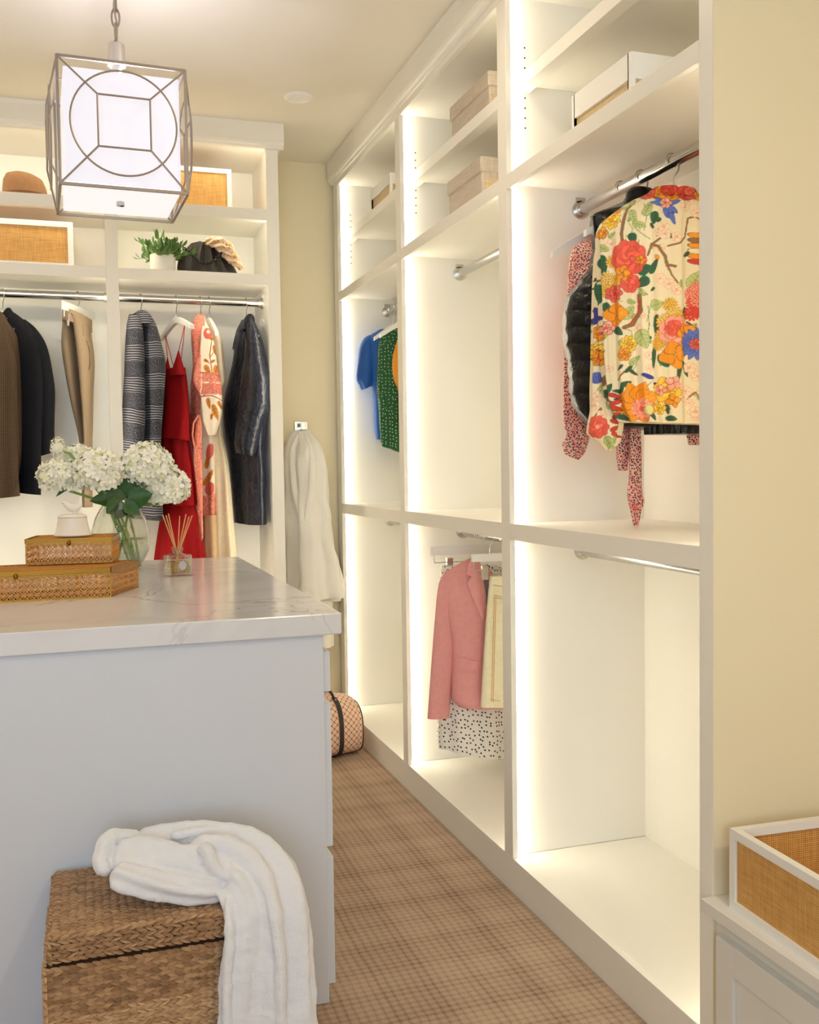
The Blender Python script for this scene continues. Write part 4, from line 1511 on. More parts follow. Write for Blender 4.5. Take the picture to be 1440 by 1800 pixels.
garment('vest', 'glossy black quilted vest between the pink and floral blouses', 'vest', hkV, [('vest_body', v1, PUFFER), ('collar', vc, PUFFER), ('waistband', vh, PUFFER), ('armhole_piping', vp, PUFFER)])

aF = alpha_x(hkF)
FR_ = [(337, 1146, 1222), (345, 1138, 1236), (360, 1110, 1262), (374, 1090, 1276), (387, 1074, 1284), (400, 1061, 1288), (423, 1054, 1290), (470, 1056, 1290), (555, 1060, 1288), (640, 1064, 1287), (700, 1072, 1285), (725, 1078, 1284), (738, 1086, 1280), (745, 1090, 1276)]
fb = tailor(FR_, hkF, aF, 1.15, n=560, m=420, folds=((15, 0.0025, 0.0085, 0.4, 0.6), (31, 0.0008, 0.003, 1, 1)), tilt=-0.005, seed=0)
fb.col = fp.sample(fb.px)
SL_ = [(399, 1060, 1078), (410, 1056, 1079), (440, 1050.5, 1080), (470, 1046, 1081), (555, 1043, 1082), (640, 1041.5, 1084), (695, 1040, 1088), (719, 1040.5, 1092), (745, 1036, 1096), (760, 1034, 1094), (776, 1050, 1090), (792, 1068, 1076)]
fs = tailor(SL_, hkF, aF, 1.05, dd=-0.045, n=240, m=400, folds=((5, 0.001, 0.0045, 0.4, 0.9), (11, 0.0003, 0.001, 0, 1)))
fs.col = fp.sample(fs.px)
fc = tailor([(333, 1150, 1222), (340, 1147, 1226), (350, 1143, 1230)], hkF, aF, 1.12, n=300, m=24, dd=-0.006, folds=((16, 0.001, 0.0015, 0, 1),))
fc.col = fp.sample(fc.px)
garment('blouse', 'cream blouse printed with large colourful flowers, on the near rod', 'blouse', hkF, [('blouse_body', fb, FLORAL), ('sleeve', fs, FLORAL), ('collar', fc, FLORAL)])

# ---- far bay: blue, green dotted and orange tops
hk1, hk2, hk3 = np.array([1.432, 4.56, 2.03]), np.array([1.432, 4.475, 2.03]), np.array([1.432, 4.38, 2.03])
hanger('hanger', 'white hanger holding the royal blue top', hk1, XD, 0.15, 30)
hanger('hanger', 'white hanger holding the green dotted top', hk2, XD, 0.12, 30)
hanger('hanger', 'white hanger holding the orange knit', hk3, XD, 0.12, 30)
b = tailor([(580, 668, 706), (594, 650, 722), (611, 648, 724), (660, 653, 724), (678, 656, 724), (750, 660, 722), (772, 663, 720)], hk1, alpha_x(hk1), 1.1, folds=((5, 0.001, 0.005, 0, 1),), seed=40)
sl = tailor([(591, 648, 660), (596, 641, 662), (611, 634, 663), (640, 630.5, 662), (664, 628.5, 661), (676, 633, 659), (683, 637, 652)], hk1, alpha_x(hk1), 1.05, dd=-0.03, folds=((4, 0.001, 0.004, 0, 1),), seed=41, tilt=0.008)
garment('top', 'royal blue top with puffed short sleeve', 'top', hk1, [('top_body', b, BLUEC), ('sleeve', sl, BLUEC)])
b = tailor([(575, 686, 700), (580, 681, 712), (589, 672, 726), (625, 666, 730), (678, 665, 730), (720, 668, 730), (778, 671, 730), (795, 674, 730)], hk2, alpha_x(hk2), 1.1, folds=((7, 0.001, 0.006, 0, 1),), seed=42, tilt=-0.028)
sl = tailor([(694, 663, 671), (704, 668, 679), (716, 670, 680), (728, 670, 677)], hk2, alpha_x(hk2), 1.05, dd=-0.14, m=16, n=20, seed=43)
garment('top', 'green top with small white dots and a sash end', 'top', hk2, [('top_body', b, GREENDOT), ('sash_end', sl, GREENDOT)])
b = tailor([(590, 706, 730), (600, 699, 740), (640, 691, 748), (665, 693, 748), (685, 700, 746), (745, 704, 745)], hk3, alpha_x(hk3), 1.1, folds=((5, 0.001, 0.005, 0, 1),), seed=44)
garment('top', 'orange knit top half hidden by the closet upright', 'top', hk3, [('top_body', b, ORANGEC)])

# ---- middle bay, lower rod: dotted skirt, pink blazer, cream skirt
hkA, hkB, hkC = np.array([1.430, 3.49, 1.012]), np.array([1.430, 3.40, 1.012]), np.array([1.430, 3.25, 1.012])
hanger('clip_hanger', 'pale clip hanger with the black dotted skirt', hkA, XD, 0.20, clips=True, bar=0.034, drop=0.045)
hanger('hanger', 'white hanger inside the rose pink blazer', hkB, XD, 0.14, 30)
hanger('clip_hanger', 'white clip hanger with the cream denim skirt', hkC, XD, 0.13, clips=True, bar=0.028, drop=0.055)
a_ = alpha_x(hkA)
b = tailor([(992, 779, 880), (1030, 776, 890), (1150, 774, 905), (1240, 774, 912), (1318, 775, 916)], hkA, a_, 1.12, n=90, folds=((9, 0.001, 0.008, 0, 1),), tilt=-0.03, seed=50)
garment('skirt', 'white skirt with black dots behind the rose pink blazer', 'skirt', hkA, [('skirt_body', b, WHITEDOT)])
a_ = alpha_x(hkB)
b = tailor([(977, 834, 844), (983, 822, 848), (992, 804, 853), (1006, 789, 860), (1023, 781, 872), (1083, 787, 896), (1140, 796, 898), (1180, 796, 900), (1228, 797, 906), (1240, 810, 904)], hkB, a_, 1.12, n=80, folds=((3, 0.001, 0.004, 0, 1),), seed=51, tilt=-0.006)
sl = tailor([(1000, 786, 803), (1010, 779, 809), (1023, 773, 811), (1083, 766.5, 806), (1153, 761, 799), (1223, 756, 792), (1257, 753.5, 789.5)], hkB, a_, 1.05, dd=-0.04, folds=((2, 0.001, 0.002, 0, 1),), seed=52)
d, s = hdir(hkB)


def panel(pts, hk, off, thick=0.004):
    """a flat piece of cloth with an outline given point by point, a set distance in front of the garment"""
    n = len(pts)
    d_, s_ = hdir(hk)
    offs = off if hasattr(off, '__len__') else [off] * n
    A = [facing_plane(u, v, hk) - d_ * o for (u, v), o in zip(pts, offs)]
    B_ = [p + d_ * thick for p in A]
    mb = MB()
    mb.add(A + B_, [tuple(range(n)), tuple(range(2 * n - 1, n - 1, -1))] + [(i, (i + 1) % n, n + (i + 1) % n, n + i) for i in range(n)])
    mb.uv = [(0, 0)] * (2 * n)
    return mb


lap = patch(b, [((832, 978), (842, 974)), ((823, 990), (845, 984)), ((820, 1010), (848, 1006)), ((828, 1013), (849, 1013)), ((821.5, 1026), (851, 1026)), ((829, 1046), (854, 1046)), ((838, 1068), (855, 1066)), ((848, 1092), (853, 1090))], 0.015, 0.006)
lin_ = patch(b, [((842.5, 982), (856, 982)), ((846, 1000), (860, 1000)), ((849, 1020), (862, 1020)), ((853, 1045), (861, 1045)), ((855, 1064), (858, 1064))], 0.003)
flap = patch(b, [((796, 1152), (837, 1163)), ((796.5, 1160), (837.5, 1172)), ((797, 1171), (836, 1183))], 0.012, 0.006)
pk = garment('blazer', 'rose pink wool blazer in the lower middle bay', 'blazer', hkB, [('jacket_body', b, PINKWOOL), ('sleeve', sl, PINKWOOL), ('lapel', lap, PINKWOOL), ('lining', lin_, GREYLINE), ('pocket_flap', flap, PINKWOOL)])
a_ = alpha_x(hkC)
b = tailor([(1012, 862, 900), (1050, 858, 904), (1118, 853, 908), (1180, 849, 912), (1239, 846, 914)], hkC, a_, 1.12, n=60, folds=((5, 0.001, 0.004, 0, 1),), seed=53)
sk = garment('skirt', 'cream denim skirt with tan stitching beside the rose pink blazer', 'skirt', hkC, [('skirt_body', b, DENIMC)])
st = MB()
for pts in ([(862, 1028), (872, 1029), (885, 1031)], [(860, 1045), (872, 1047), (888, 1050)], [(860, 1049), (872, 1051), (888, 1054)], [(872, 1052), (870, 1120), (867, 1234)], [(869, 1052), (867, 1120), (864, 1234)], [(848, 1226), (866, 1230), (886, 1234)]):
    st.tube([on_front(b, u, v, 0.0015) for u, v in pts for _ in (0,)], 0.0012, 4)
st.build('stitching', STITCH, sk)

# ---- paisley dress, blue shirt and rain coat of the rear closet
hk = rod_hook(351.5)
hanger('hanger', 'white hanger in the pink and orange patterned dress', hk, wdir(hk, -72), 0.09, 38)
WH, OR, PK, CO = rgb(240, 228, 208), rgb(206, 130, 44), rgb(226, 140, 116), rgb(206, 96, 84)
pp = Print(325, 405, 545, 960, WH)
pp.a[:] = np.array(WH)


def lace(u0, u1, v0, v1, base, line_):
    m_ = (pp.X > u0) & (pp.X < u1) & (pp.Y > v0) & (pp.Y < v1)
    pp.a[m_] = np.array(base)
    rs = random.Random(int(u0 * 7 + v0))
    for _ in range(int((u1 - u0) * (v1 - v0) / 9)):
        x, y = rs.uniform(u0, u1), rs.uniform(v0, v1)
        if (u0 < x - 2) and (x + 2 < u1):
            pp.ell(x, y, rs.uniform(1.3, 2.8), rs.uniform(1.2, 2.4), rs.uniform(0, 3), rgb(236, 172, 150), (line_, 0.8))


lace(325, 353, 545, 960, PK, CO)
lace(354, 392, 661, 676, PK, CO)
lace(354, 392, 678, 697, rgb(222, 128, 108), CO)
pp.line([(352, 660), (372, 661), (392, 668)], 1.6, rgb(170, 60, 60))
pp.line([(352, 700), (372, 699), (392, 708)], 1.6, rgb(170, 60, 60))
for x, y, l, w_, r in ((378, 620, 9, 5, 80), (364, 655, 9, 5, 60), (379, 655, 9, 6, 110), (362, 640, 5, 3, 30), (374, 640, 5, 2.5, -30), (366, 712, 10, 4, 80), (378, 728, 15, 5, 70), (386, 715, 8, 4, 60), (371, 600, 5, 4, 30), (371, 735, 6, 3, 100), (364, 810, 14, 5, -80), (366, 840, 15, 6, -60)):
    pp.leaf(x, y, l, w_, math.radians(r), OR, rgb(150, 80, 30))
pp.line([(372, 600), (368, 630), (372, 660)], 1.6, rgb(160, 96, 40))
pp.line([(370, 632), (380, 615)], 1.2, rgb(160, 96, 40))
pp.line([(368, 645), (360, 636)], 1.2, rgb(160, 96, 40))
pp.ell(365, 592, 8, 10, 0, CO)
pp.ell(366, 589, 3, 3, 0, WH)
lace(354, 384, 870, 915, rgb(230, 166, 130), CO)
pp.ell(368, 795, 7, 14, .2, CO)
pp.ell(368, 860, 9, 12, 0, CO)
dr = tailor([(556, 345, 360), (572, 339, 366), (590, 336, 370), (635, 339, 374), (677, 336, 376), (731, 335, 376), (800, 341, 378), (913, 350, 380)], hk, -58, 1.5, dd=0.02, n=170, m=240, folds=((5, 0.001, 0.006, 0, 1),), seed=60, tilt=0.01)
dr.col = pp.sample(dr.px)
sv = tailor([(578, 356, 366), (590, 354, 371), (608, 353, 376), (656, 342, 383), (672, 340, 386), (684, 345, 389), (698, 353, 390), (720, 356, 390), (742, 358, 386), (756, 363, 381), (766, 367, 377)], hk, -58, 1.15, dd=-0.09, n=150, m=220, folds=((4, 0.001, 0.004, 0, 1),), seed=61)
sv.col = pp.sample(sv.px)
sv2 = tailor([(556, 346, 358), (566, 341, 360), (590, 336, 358), (612, 340, 352), (640, 341, 350)], hk, -58, 1.2, dd=-0.05, n=90, m=90, seed=62)
sv2.col = pp.sample([(min(u, 351), v, f) for u, v, f in sv2.px])
bow = MB()
d, s = hdir(hk)
bow.tube([facing_plane(u, v, hk) - d * 0.10 for u, v in ((350, 732), (341, 745), (338.5, 765), (342, 785), (350, 783), (354, 765), (353, 745), (350, 732))], 0.007, 8, flat=0.6)
bow.col = [PK] * len(bow.v)
tie = tailor([(732, 347, 353), (760, 343, 355), (800, 341, 356), (860, 346, 357), (915, 349, 357), (938, 350, 357.5), (948, 353, 355)], hk, -50, 1.1, dd=-0.085, n=60, m=140, folds=((3, 0.001, 0.002, 0, 1),), seed=63)
tie.col = pp.sample([(min(u, 352), v, f) for u, v, f in tie.px])
garment('dress', 'long sleeved pink and orange patterned dress with a tied sash', 'dress', hk, [('dress_body', dr, PAISLEY), ('sleeve', sv, PAISLEY), ('sleeve', sv2, PAISLEY), ('sash_bow', bow, PAISLEY), ('sash_end', tie, PAISLEY)])

hk = at_y(462, 525, YR + 0.0)
hk = np.array([hk[0], YR, ZR])
b = tailor([(600, 456, 466), (640, 452, 471), (731, 452, 475.5), (760, 452, 473), (790, 452, 468), (900, 450, 467)], hk, -60, 1.4, dd=0.07, folds=((3, 0.002, 0.004, 0, 1),), seed=70)
garment('shirt', 'blue shirt just showing behind the glossy navy rain coat', 'shirt', hk, [('shirt_body', b, BLUECOT)])
hanger('hanger', 'white hanger of the half hidden blue shirt', hk, wdir(hk, -72), 0.10, 30)
hk = rod_hook(432)
hanger('hanger', 'white hanger inside the glossy navy rain coat', hk, wdir(hk, -72), 0.15, 30)
body = tailor([(562, 424, 444), (575, 420, 450), (593, 412, 456), (618, 410, 460), (666, 401, 468), (718, 393, 470), (760, 396, 467), (800, 402, 466), (857, 408, 468), (920, 412, 471)], hk, -62, 1.7, n=72, m=70, folds=((3, 0.002, 0.007, 0.6, 1), (7, 0.001, 0.003, 0, 1)), wob=0.008, seed=71)
slv = tailor([(575, 436, 451), (590, 433, 458), (639, 428, 468), (677, 424, 476.5), (708, 420, 476), (750, 416, 464), (785, 413.5, 455), (800, 416, 452)], hk, -62, 1.15, dd=-0.11, n=56, m=60, folds=((3, 0.002, 0.004, 0, 1),), wob=0.007, seed=72, tilt=-0.008)
col = tailor([(555, 436, 443), (560, 431, 447), (570, 427, 449), (582, 425, 449)], hk, -62, 1.4, dd=-0.05, m=12, folds=((3, 0.001, 0.003, 0, 1),))
fl = panel([(425, 566), (416, 585), (411, 606), (409, 618), (414, 622), (424, 600), (430, 580)], hk, [0.06, 0.09, 0.10, 0.10, 0.10, 0.09, 0.07])
garment('rain_coat', 'glossy dark navy rain coat at the end of the rod', 'coat', hk, [('coat_body', body, RAIN), ('sleeve', slv, RAIN), ('collar', col, RAIN), ('storm_flap', fl, RAIN)])

# ------------------------------------------------------------------ things on the marble top
def cane_box(name, label, p0, ex, ey, h, group=None):
    """lidded brass framed box with open cane webbing; p0 is the near right bottom corner, ex runs left along the front, ey to the back"""
    p0, ex, ey = np.array(p0, float), np.array(ex, float), np.array(ey, float)
    up = np.array([0, 0, 1.0])
    t = thing(name, label, 'box', p0 + (ex + ey) / 2)
    e = 0.0045
    fr = MB()
    lidh = h - 0.014
    cs = [p0, p0 + ex, p0 + ex + ey, p0 + ey]
    for i in range(4):
        a, b = cs[i], cs[(i + 1) % 4]
        for z in (e / 2, lidh - e * 0.6):
            fr.bar(a + up * z, b + up * z, e, e)
        fr.bar(a, a + up * lidh, e, e, up=(0, 1, 0))
    fr.build('brass_frame', BRASS, t, False)
    lid = MB()
    for i in range(4):
        a, b = cs[i], cs[(i + 1) % 4]
        lid.bar(a + up * (lidh + 0.008), b + up * (lidh + 0.008), 0.0075, 0.0125)
    lf = lid.build('lid_frame', BRASS, t, False)
    q = p0 + ex * 0.5 - ey / np.linalg.norm(ey) * 0.006 + up * (lidh + 0.001)
    MB().ball(q, 0.006, 0.006, 0.008, 10, 6).build('clasp', BRASS, lf)

    def web(o, a, b, nrm):
        """woven cane on the rectangle o, a, b: paired upright and level strands with crossing diagonals"""
        mb = MB()
        La, Lb = np.linalg.norm(a), np.linalg.norm(b)
        ua, ub = a / La, b / Lb
        na, nb = max(3, round(La / 0.0165)), max(3, round(Lb / 0.0165))
        pa, pb = La / na, Lb / nb
        w_ = 0.0018

        def strip(x0, y0, x1, y1, off, ww=w_):
            mb.bar(o + ua * x0 + ub * y0 + nrm * off, o + ua * x1 + ub * y1 + nrm * off, ww, 0.0008, up=nrm)
        for i in range(na + 1):
            for dx in (-0.0016, 0.0016):
                strip(min(La, max(0, i * pa + dx)), 0, min(La, max(0, i * pa + dx)), Lb, 0.0)
        for i in range(nb + 1):
            for dy in (-0.0016, 0.0016):
                strip(0, min(Lb, max(0, i * pb + dy)), La, min(Lb, max(0, i * pb + dy)), 0.0009)
        for sg in (1, -1):
            for k in range(-nb, na + nb + 1):
                # a diagonal through the crossing points, clipped to the panel
                x0, y0 = k * pa, 0.0
                x1, y1 = x0 + sg * nb * pa, Lb
                t0, t1 = 0.0, 1.0
                dx = x1 - x0
                if dx > 0:
                    t0, t1 = max(t0, -x0 / dx), min(t1, (La - x0) / dx)
                else:
                    t0, t1 = max(t0, (La - x0) / dx), min(t1, -x0 / dx)
                if t1 - t0 > 0.02:
                    strip(x0 + dx * t0, y0 + Lb * t0, x0 + dx * t1, y0 + Lb * t1, 0.0014 + 0.0006 * sg, 0.0022)
        return mb
    nx, ny = ex / np.linalg.norm(ex), ey / np.linalg.norm(ey)
    for o, a, b, n_ in ((p0, ex, up * lidh, -ny), (p0, ey, up * lidh, -nx), (p0 + ex, ey, up * lidh, nx), (p0 + ey, ex, up * lidh, ny)):
        web(o, a, b, n_).build('cane_webbing', CANE, t, False, kind='stuff')
    web(p0 + up * (lidh + 0.010), ex, ey, up).build('cane_webbing', CANE, lf, False, kind='stuff')
    MB().add([tuple(p + up * 0.002) for p in cs] + [tuple(p + up * 0.004) for p in cs], [(0, 3, 2, 1), (4, 5, 6, 7), (0, 1, 5, 4), (1, 2, 6, 5), (2, 3, 7, 6), (3, 0, 4, 7)]).build('box_base', BRASS, t, False)
    return t


ZT = IZ
fr_, br_ = at_z(195, 1049.5, ZT), at_z(242.5, 1032.5, ZT)
ey = br_ - fr_
ex = -np.array([0.995, 0.0, 0]) * 0.47
ex[1] = -ex[0] * -0.02
hB = at_y(194, 997, fr_[1])[2] - ZT
cane_box('cane_box', 'large brass edged cane box at the bottom of the pair on the marble top', fr_, ex, ey, hB)
ZS = ZT + hB + 0.002
f2_ = at_z(197.5, 988, ZS)
ex2 = at_y(46.8, 991, f2_[1] + 0.02) - f2_
ex2[2] = 0
hS = at_y(192.5, 944, f2_[1])[2] - ZS
cane_box('cane_box', 'small brass edged cane box stacked on the large one', f2_, ex2, np.array([0.024, 0.165, 0]), hS)

zb_ = ZS + hS + 0.002
cc_ = at_z(128, 936, zb_)
cc_ = np.array([at_y(128, 936, f2_[1] + 0.085)[0], f2_[1] + 0.085, zb_])
can = thing('lidded_jar', 'white ceramic jar with a bird on its lid, standing on the small cane box', 'jar', cc_)
MB().lathe([(0.02, 0.0), (0.049, 0.0), (0.052, 0.003), (0.047, 0.012), (0.043, 0.03), (0.040, 0.048), (0.040, 0.052), (0.03, 0.052)], cc_, 40).build('jar_body', CERAMIC, can)
lid = MB()
lid.lathe([(0.040, 0.0525), (0.041, 0.055), (0.039, 0.058), (0.025, 0.062), (0.004, 0.064)], cc_, 40)
lo = lid.build('jar_lid', CERAMIC, can)
bd = MB()
bz_ = cc_ + np.array([0, 0, 0.062])
bd.tube([bz_ + np.array(p) for p in ((0.006, 0, 0.0), (0.007, 0, 0.006), (0.004, 0, 0.012))], [0.007, 0.005, 0.006], 12)
bd.tube([bz_ + np.array(p) for p in ((-0.026, 0, 0.038), (-0.020, 0, 0.032), (-0.014, 0, 0.026), (-0.004, 0, 0.018), (0.010, 0, 0.018), (0.020, 0, 0.024), (0.028, 0, 0.027))], [0.0012, 0.0055, 0.008, 0.011, 0.012, 0.009, 0.0025], 14)
bd.tube([bz_ + np.array(p) for p in ((-0.020, 0, 0.034), (-0.026, 0, 0.033), (-0.033, 0, 0.035))], [0.0048, 0.0032, 0.0006], 10)
bd.build('bird_finial', CERAMIC, lo)

# glass vase with hydrangeas
vc_ = at_z(214, 1003, ZT)
vas = thing('glass_vase', 'clear round glass vase with water and flower stems behind the cane boxes', 'vase', vc_)
vp_ = [(0.055, 0.004), (0.075, 0.03), (0.092, 0.065), (0.098, 0.10), (0.095, 0.14), (0.083, 0.18), (0.066, 0.212), (0.052, 0.232), (0.0475, 0.241)]
outer = [(0.03, 0.0)] + vp_ + [(0.050, 0.243)]
inner = [(r - 0.003, z) for r, z in vp_[::-1]] + [(0.05, 0.008), (0.01, 0.008)]
MB().lathe([(0.005, 0.0)] + outer + inner, vc_, 64, cap=True).build('vase_glass', GLASS, vas)
MB().lathe([(0.004, 0.0085), (0.05, 0.0085), (0.071, 0.031), (0.0885, 0.065), (0.0945, 0.10), (0.094, 0.107), (0.004, 0.107)], vc_, 48).build('vase_water', WATER, vas)


def leaf_mesh(p, d, L, W, up=(0, 0, 1), curl=0.25, notch=0.0):
    """a pointed leaf blade from p along d with a folded midrib"""
    p, d = Vector(p), Vector(d).normalized()
    s_ = d.cross(Vector(up))
    if s_.length < 0.1:
        s_ = Vector((1, 0, 0))
    s_.normalize()
    n_ = s_.cross(d).normalized()
    rows = []
    for i in range(9):
        f = i / 8
        w = W * (math.sin(PI * min(1, f ** 0.75)) ** 0.8) * (1 - 0.15 * f)
        if notch:
            w *= 1 + notch * (1 if i % 2 else -1)
        c = p + d * L * f - n_ * L * curl * f * f
        rows.append([c - s_ * w + n_ * w * 0.25, c - s_ * w * 0.5 + n_ * w * 0.09, c, c + s_ * w * 0.5 + n_ * w * 0.09, c + s_ * w + n_ * w * 0.25])
    mb = MB()
    mb.grid(rows)
    return mb


def floret(mb, c, n_, r, rnd):
    n_ = Vector(n_).normalized()
    u = n_.cross(Vector((rnd.random() - .5, rnd.random() - .5, rnd.random() - .5))).normalized()
    w = n_.cross(u)
    c = Vector(c)
    for k in range(4):
        a = k * PI / 2 + rnd.random() * 0.3
        d = u * math.cos(a) + w * math.sin(a)
        e = u * -math.sin(a) + w * math.cos(a)
        cup = rnd.uniform(0.05, 0.45)
        tip = rnd.uniform(-0.2, 0.35)
        vs = [c, c + d * r * .45 - e * r * .42 + n_ * r * cup * .55, c + d * r * 1.0 - e * r * .34 + n_ * r * (cup + tip * .5), c + d * r * 1.08 + n_ * r * (cup + tip),
              c + d * r * 1.0 + e * r * .34 + n_ * r * (cup + tip * .5), c + d * r * .45 + e * r * .42 + n_ * r * cup * .55, c + d * r * .6 + n_ * r * cup * .45]
        mb.add(vs, [(0, 1, 6), (1, 2, 6), (2, 3, 6), (3, 4, 6), (4, 5, 6), (5, 0, 6)])


def hydrangea(label, u, v, rpx, dy, base, seed, leaves=(), sq=0.88, n=210):
    c = at_y(u, v, vc_[1] + dy)
    R = rpx * np.linalg.norm(c - CAM_P) / F_PX * 0.98
    b = vc_ + np.array(base)
    t = thing('hydrangea', label, 'flower', b, 'hydrangeas in the glass vase')
    rnd = random.Random(seed)
    mb = MB()
    for i in range(n):
        z = 1 - 2 * (i + .5) / n
        if z < -0.72:
            continue
        a = i * 2.39996 + rnd.uniform(-.15, .15)
        rr = math.sqrt(1 - z * z)
        d = Vector((rr * math.cos(a), rr * math.sin(a), z))
        bump_ = 1 + 0.10 * noise.noise(d * 2.2 + Vector((seed, 0, 0))) + rnd.uniform(-.06, .06)
        p = Vector((c[0], c[1], c[2])) + Vector((d.x * R, d.y * R, d.z * R * sq)) * bump_ * 0.90
        floret(mb, p, d + Vector((rnd.uniform(-.3, .3), rnd.uniform(-.3, .3), rnd.uniform(-.3, .3))), R * rnd.uniform(.17, .24), rnd)
    core = MB()
    mb.ball(c, R * .78, R * .78, R * .70, 14, 10)
    mb.build('flower_head', PETAL, t, True, kind='stuff')
    neck = vc_ + np.array([(c[0] - vc_[0]) * 0.22, (c[1] - vc_[1]) * 0.3, 0.232])
    st_ = MB()
    A = [Vector(b), Vector((b * .5 + neck * .5)) + Vector((0.004, 0, 0)), Vector(neck), Vector((c[0] * .75 + neck[0] * .25, c[1] * .75 + neck[1] * .25, c[2] - R * .75)), Vector((c[0], c[1], c[2] - R * .35))]
    st_.tube(A, [0.0048, 0.0045, 0.0045, 0.0045, 0.004], 10)
    for q in (0.35, 0.62):
        pnt = A[0].lerp(A[1], q * 1.2) if q < .5 else A[1].lerp(A[2], q * .4)
        st_.ball(pnt, 0.0068, 0.0068, 0.006, 10, 6)
    st_.build('stem', STEM, t)
    for (lu, lv, tu, tv, W, ldy) in leaves:
        p, q = at_y(lu, lv, vc_[1] + ldy), at_y(tu, tv, vc_[1] + ldy - 0.02)
        leaf_mesh(p, q - p, np.linalg.norm(q - p), W, up=(0.1, -1, 0.25), curl=0.06, notch=0.05).build('leaf', HLEAF, t)


hydrangea('white hydrangea head at the end nearest the blazers', 101, 838, 33, -0.02, (0.045, -0.02, 0.012), 1, ((138, 835, 98, 873, 0.012, -0.03), (150, 850, 118, 842, 0.018, 0.0)))
hydrangea('white hydrangea behind, rising above the left pair of heads', 136, 812, 33, 0.09, (0.05, 0.02, 0.012), 2, ())
hydrangea('full white hydrangea head in front, above the ceramic jar', 172, 829, 43, -0.05, (0.055, -0.03, 0.012), 3, ((222, 872, 158, 880, 0.034, -0.03), (216, 880, 187, 902, 0.036, -0.045)))
hydrangea('white hydrangea head over the vase rim toward the red dress', 258, 818, 44, 0.0, (0.062, 0.01, 0.012), 4, ((212, 872, 240, 838, 0.03, -0.02), (225, 880, 268, 868, 0.04, -0.05), (216, 870, 224, 832, 0.026, 0.0)))
hydrangea('white hydrangea head hanging lowest, above the reed diffuser', 291, 856, 42, 0.02, (-0.02, 0.03, 0.012), 5, ((218, 885, 246, 905, 0.026, -0.06), (220, 890, 202, 912, 0.024, -0.05)), n=190)
hydrangea('small pointed white hydrangea tip rising before the navy blazer', 102, 787, 13, 0.03, (0.03, 0.04, 0.012), 6, (), 1.5, 70)

# reed diffuser
dc_ = at_z(313, 1012, ZT)
dif = thing('reed_diffuser', 'square glass reed diffuser bottle with seven reeds on the marble top', 'diffuser', dc_)


def sq_ring(c, hw, z, rot, ch=0.25):
    pts = []
    for k in range(4):
        for f in (-1, 1):
            a = Vector((hw, hw * (1 - ch) * f, 0))
            q = Matrix.Rotation(rot + k * PI / 2, 4, 'Z') @ a
            pts.append((c[0] + q.x, c[1] + q.y, c[2] + z))
    return pts


MB().loft([sq_ring(dc_, r, z, .32) for r, z in ((0.034, 0.0), (0.037, 0.003), (0.037, 0.062), (0.034, 0.068), (0.018, 0.071), (0.0125, 0.073), (0.0125, 0.082), (0.0145, 0.083), (0.0145, 0.091), (0.0125, 0.093), (0.009, 0.093), (0.009, 0.075), (0.030, 0.064), (0.033, 0.060), (0.033, 0.010), (0.02, 0.009))]).build('bottle', GLASS, dif)
MB().loft([sq_ring(dc_, r, z, .32) for r, z in ((0.031, 0.0105), (0.0325, 0.012), (0.0325, 0.046), (0.031, 0.0462))]).build('scented_oil', OIL, dif)
q = Matrix.Rotation(.32, 4, 'Z')
lab = MB()
lr = []
for k in range(24):
    a = 2 * PI * k / 24
    lr.append(q @ Vector((0.013 * math.cos(a), -0.0372, 0.036 + 0.015 * math.sin(a))))
o3 = Vector(dc_)
lab.add([p + o3 for p in lr] + [p + o3 + (q @ Vector((0, -0.0007, 0))) for p in lr], [tuple(range(23, -1, -1)), tuple(range(24, 48))] + [(i, (i + 1) % 24, 24 + (i + 1) % 24, 24 + i) for i in range(24)])
lab.build('oval_label', SILVERLBL, dif)
for u, v in ((286, 905), (292, 906), (296, 903), (316, 907), (327, 904), (332.5, 908), (338, 906)):
    tpt = at_y(u, v, dc_[1] + random.uniform(-.02, .02))
    bpt = dc_ + np.array([-(tpt[0] - dc_[0]) * 0.38, 0.004, 0.014])
    MB().tube([bpt, tpt], 0.0017, 8).build('reed', REED, dif)

# ------------------------------------------------------------------ things on the rear closet shelves
hc = at_y(43, 340, 4.42)
hc[2] = 2.383
W_ = (at_y(84, 338, 4.42)[0] - at_y(2, 338, 4.42)[0]) / 2
hat = thing('felt_hat', 'tan felt hat with a rounded crown on the upper shelf', 'hat', hc)
mb = MB()
rings = []
for f, r, z in ((0, .62, .002), (0, 1.32, .010), (0, 1.34, .013), (0, 1.0, .012), (0, .985, .03), (0, .96, .06), (0, .92, .085), (0, .80, .110), (0, .55, .122), (0, .2, .118), (0, .03, .116)):
    rg = []
    for k in range(40):
        a = 2 * PI * k / 40
        x, y = r * W_ * math.cos(a), r * W_ * 0.95 * math.sin(a)
        zz = z
        if z > .08:
            zz += 0.012 * math.cos(a) * -1 * r - 0.012 * math.exp(-((y / W_) ** 2) / .08) * (1 - r)
        rg.append((hc[0] + x, hc[1] + y + 0.03, hc[2] + zz))
    rings.append(rg)
mb.loft(rings)
mb.build('hat_crown', FELT, hat)
MB().lathe([(W_ * 1.0, .013), (W_ * 1.005, .016), (W_ * 1.0, .036), (W_ * .985, .037)], hc + np.array([0, 0.03, 0]), 40, cap=False).build('hat_band', FELTB, hat)

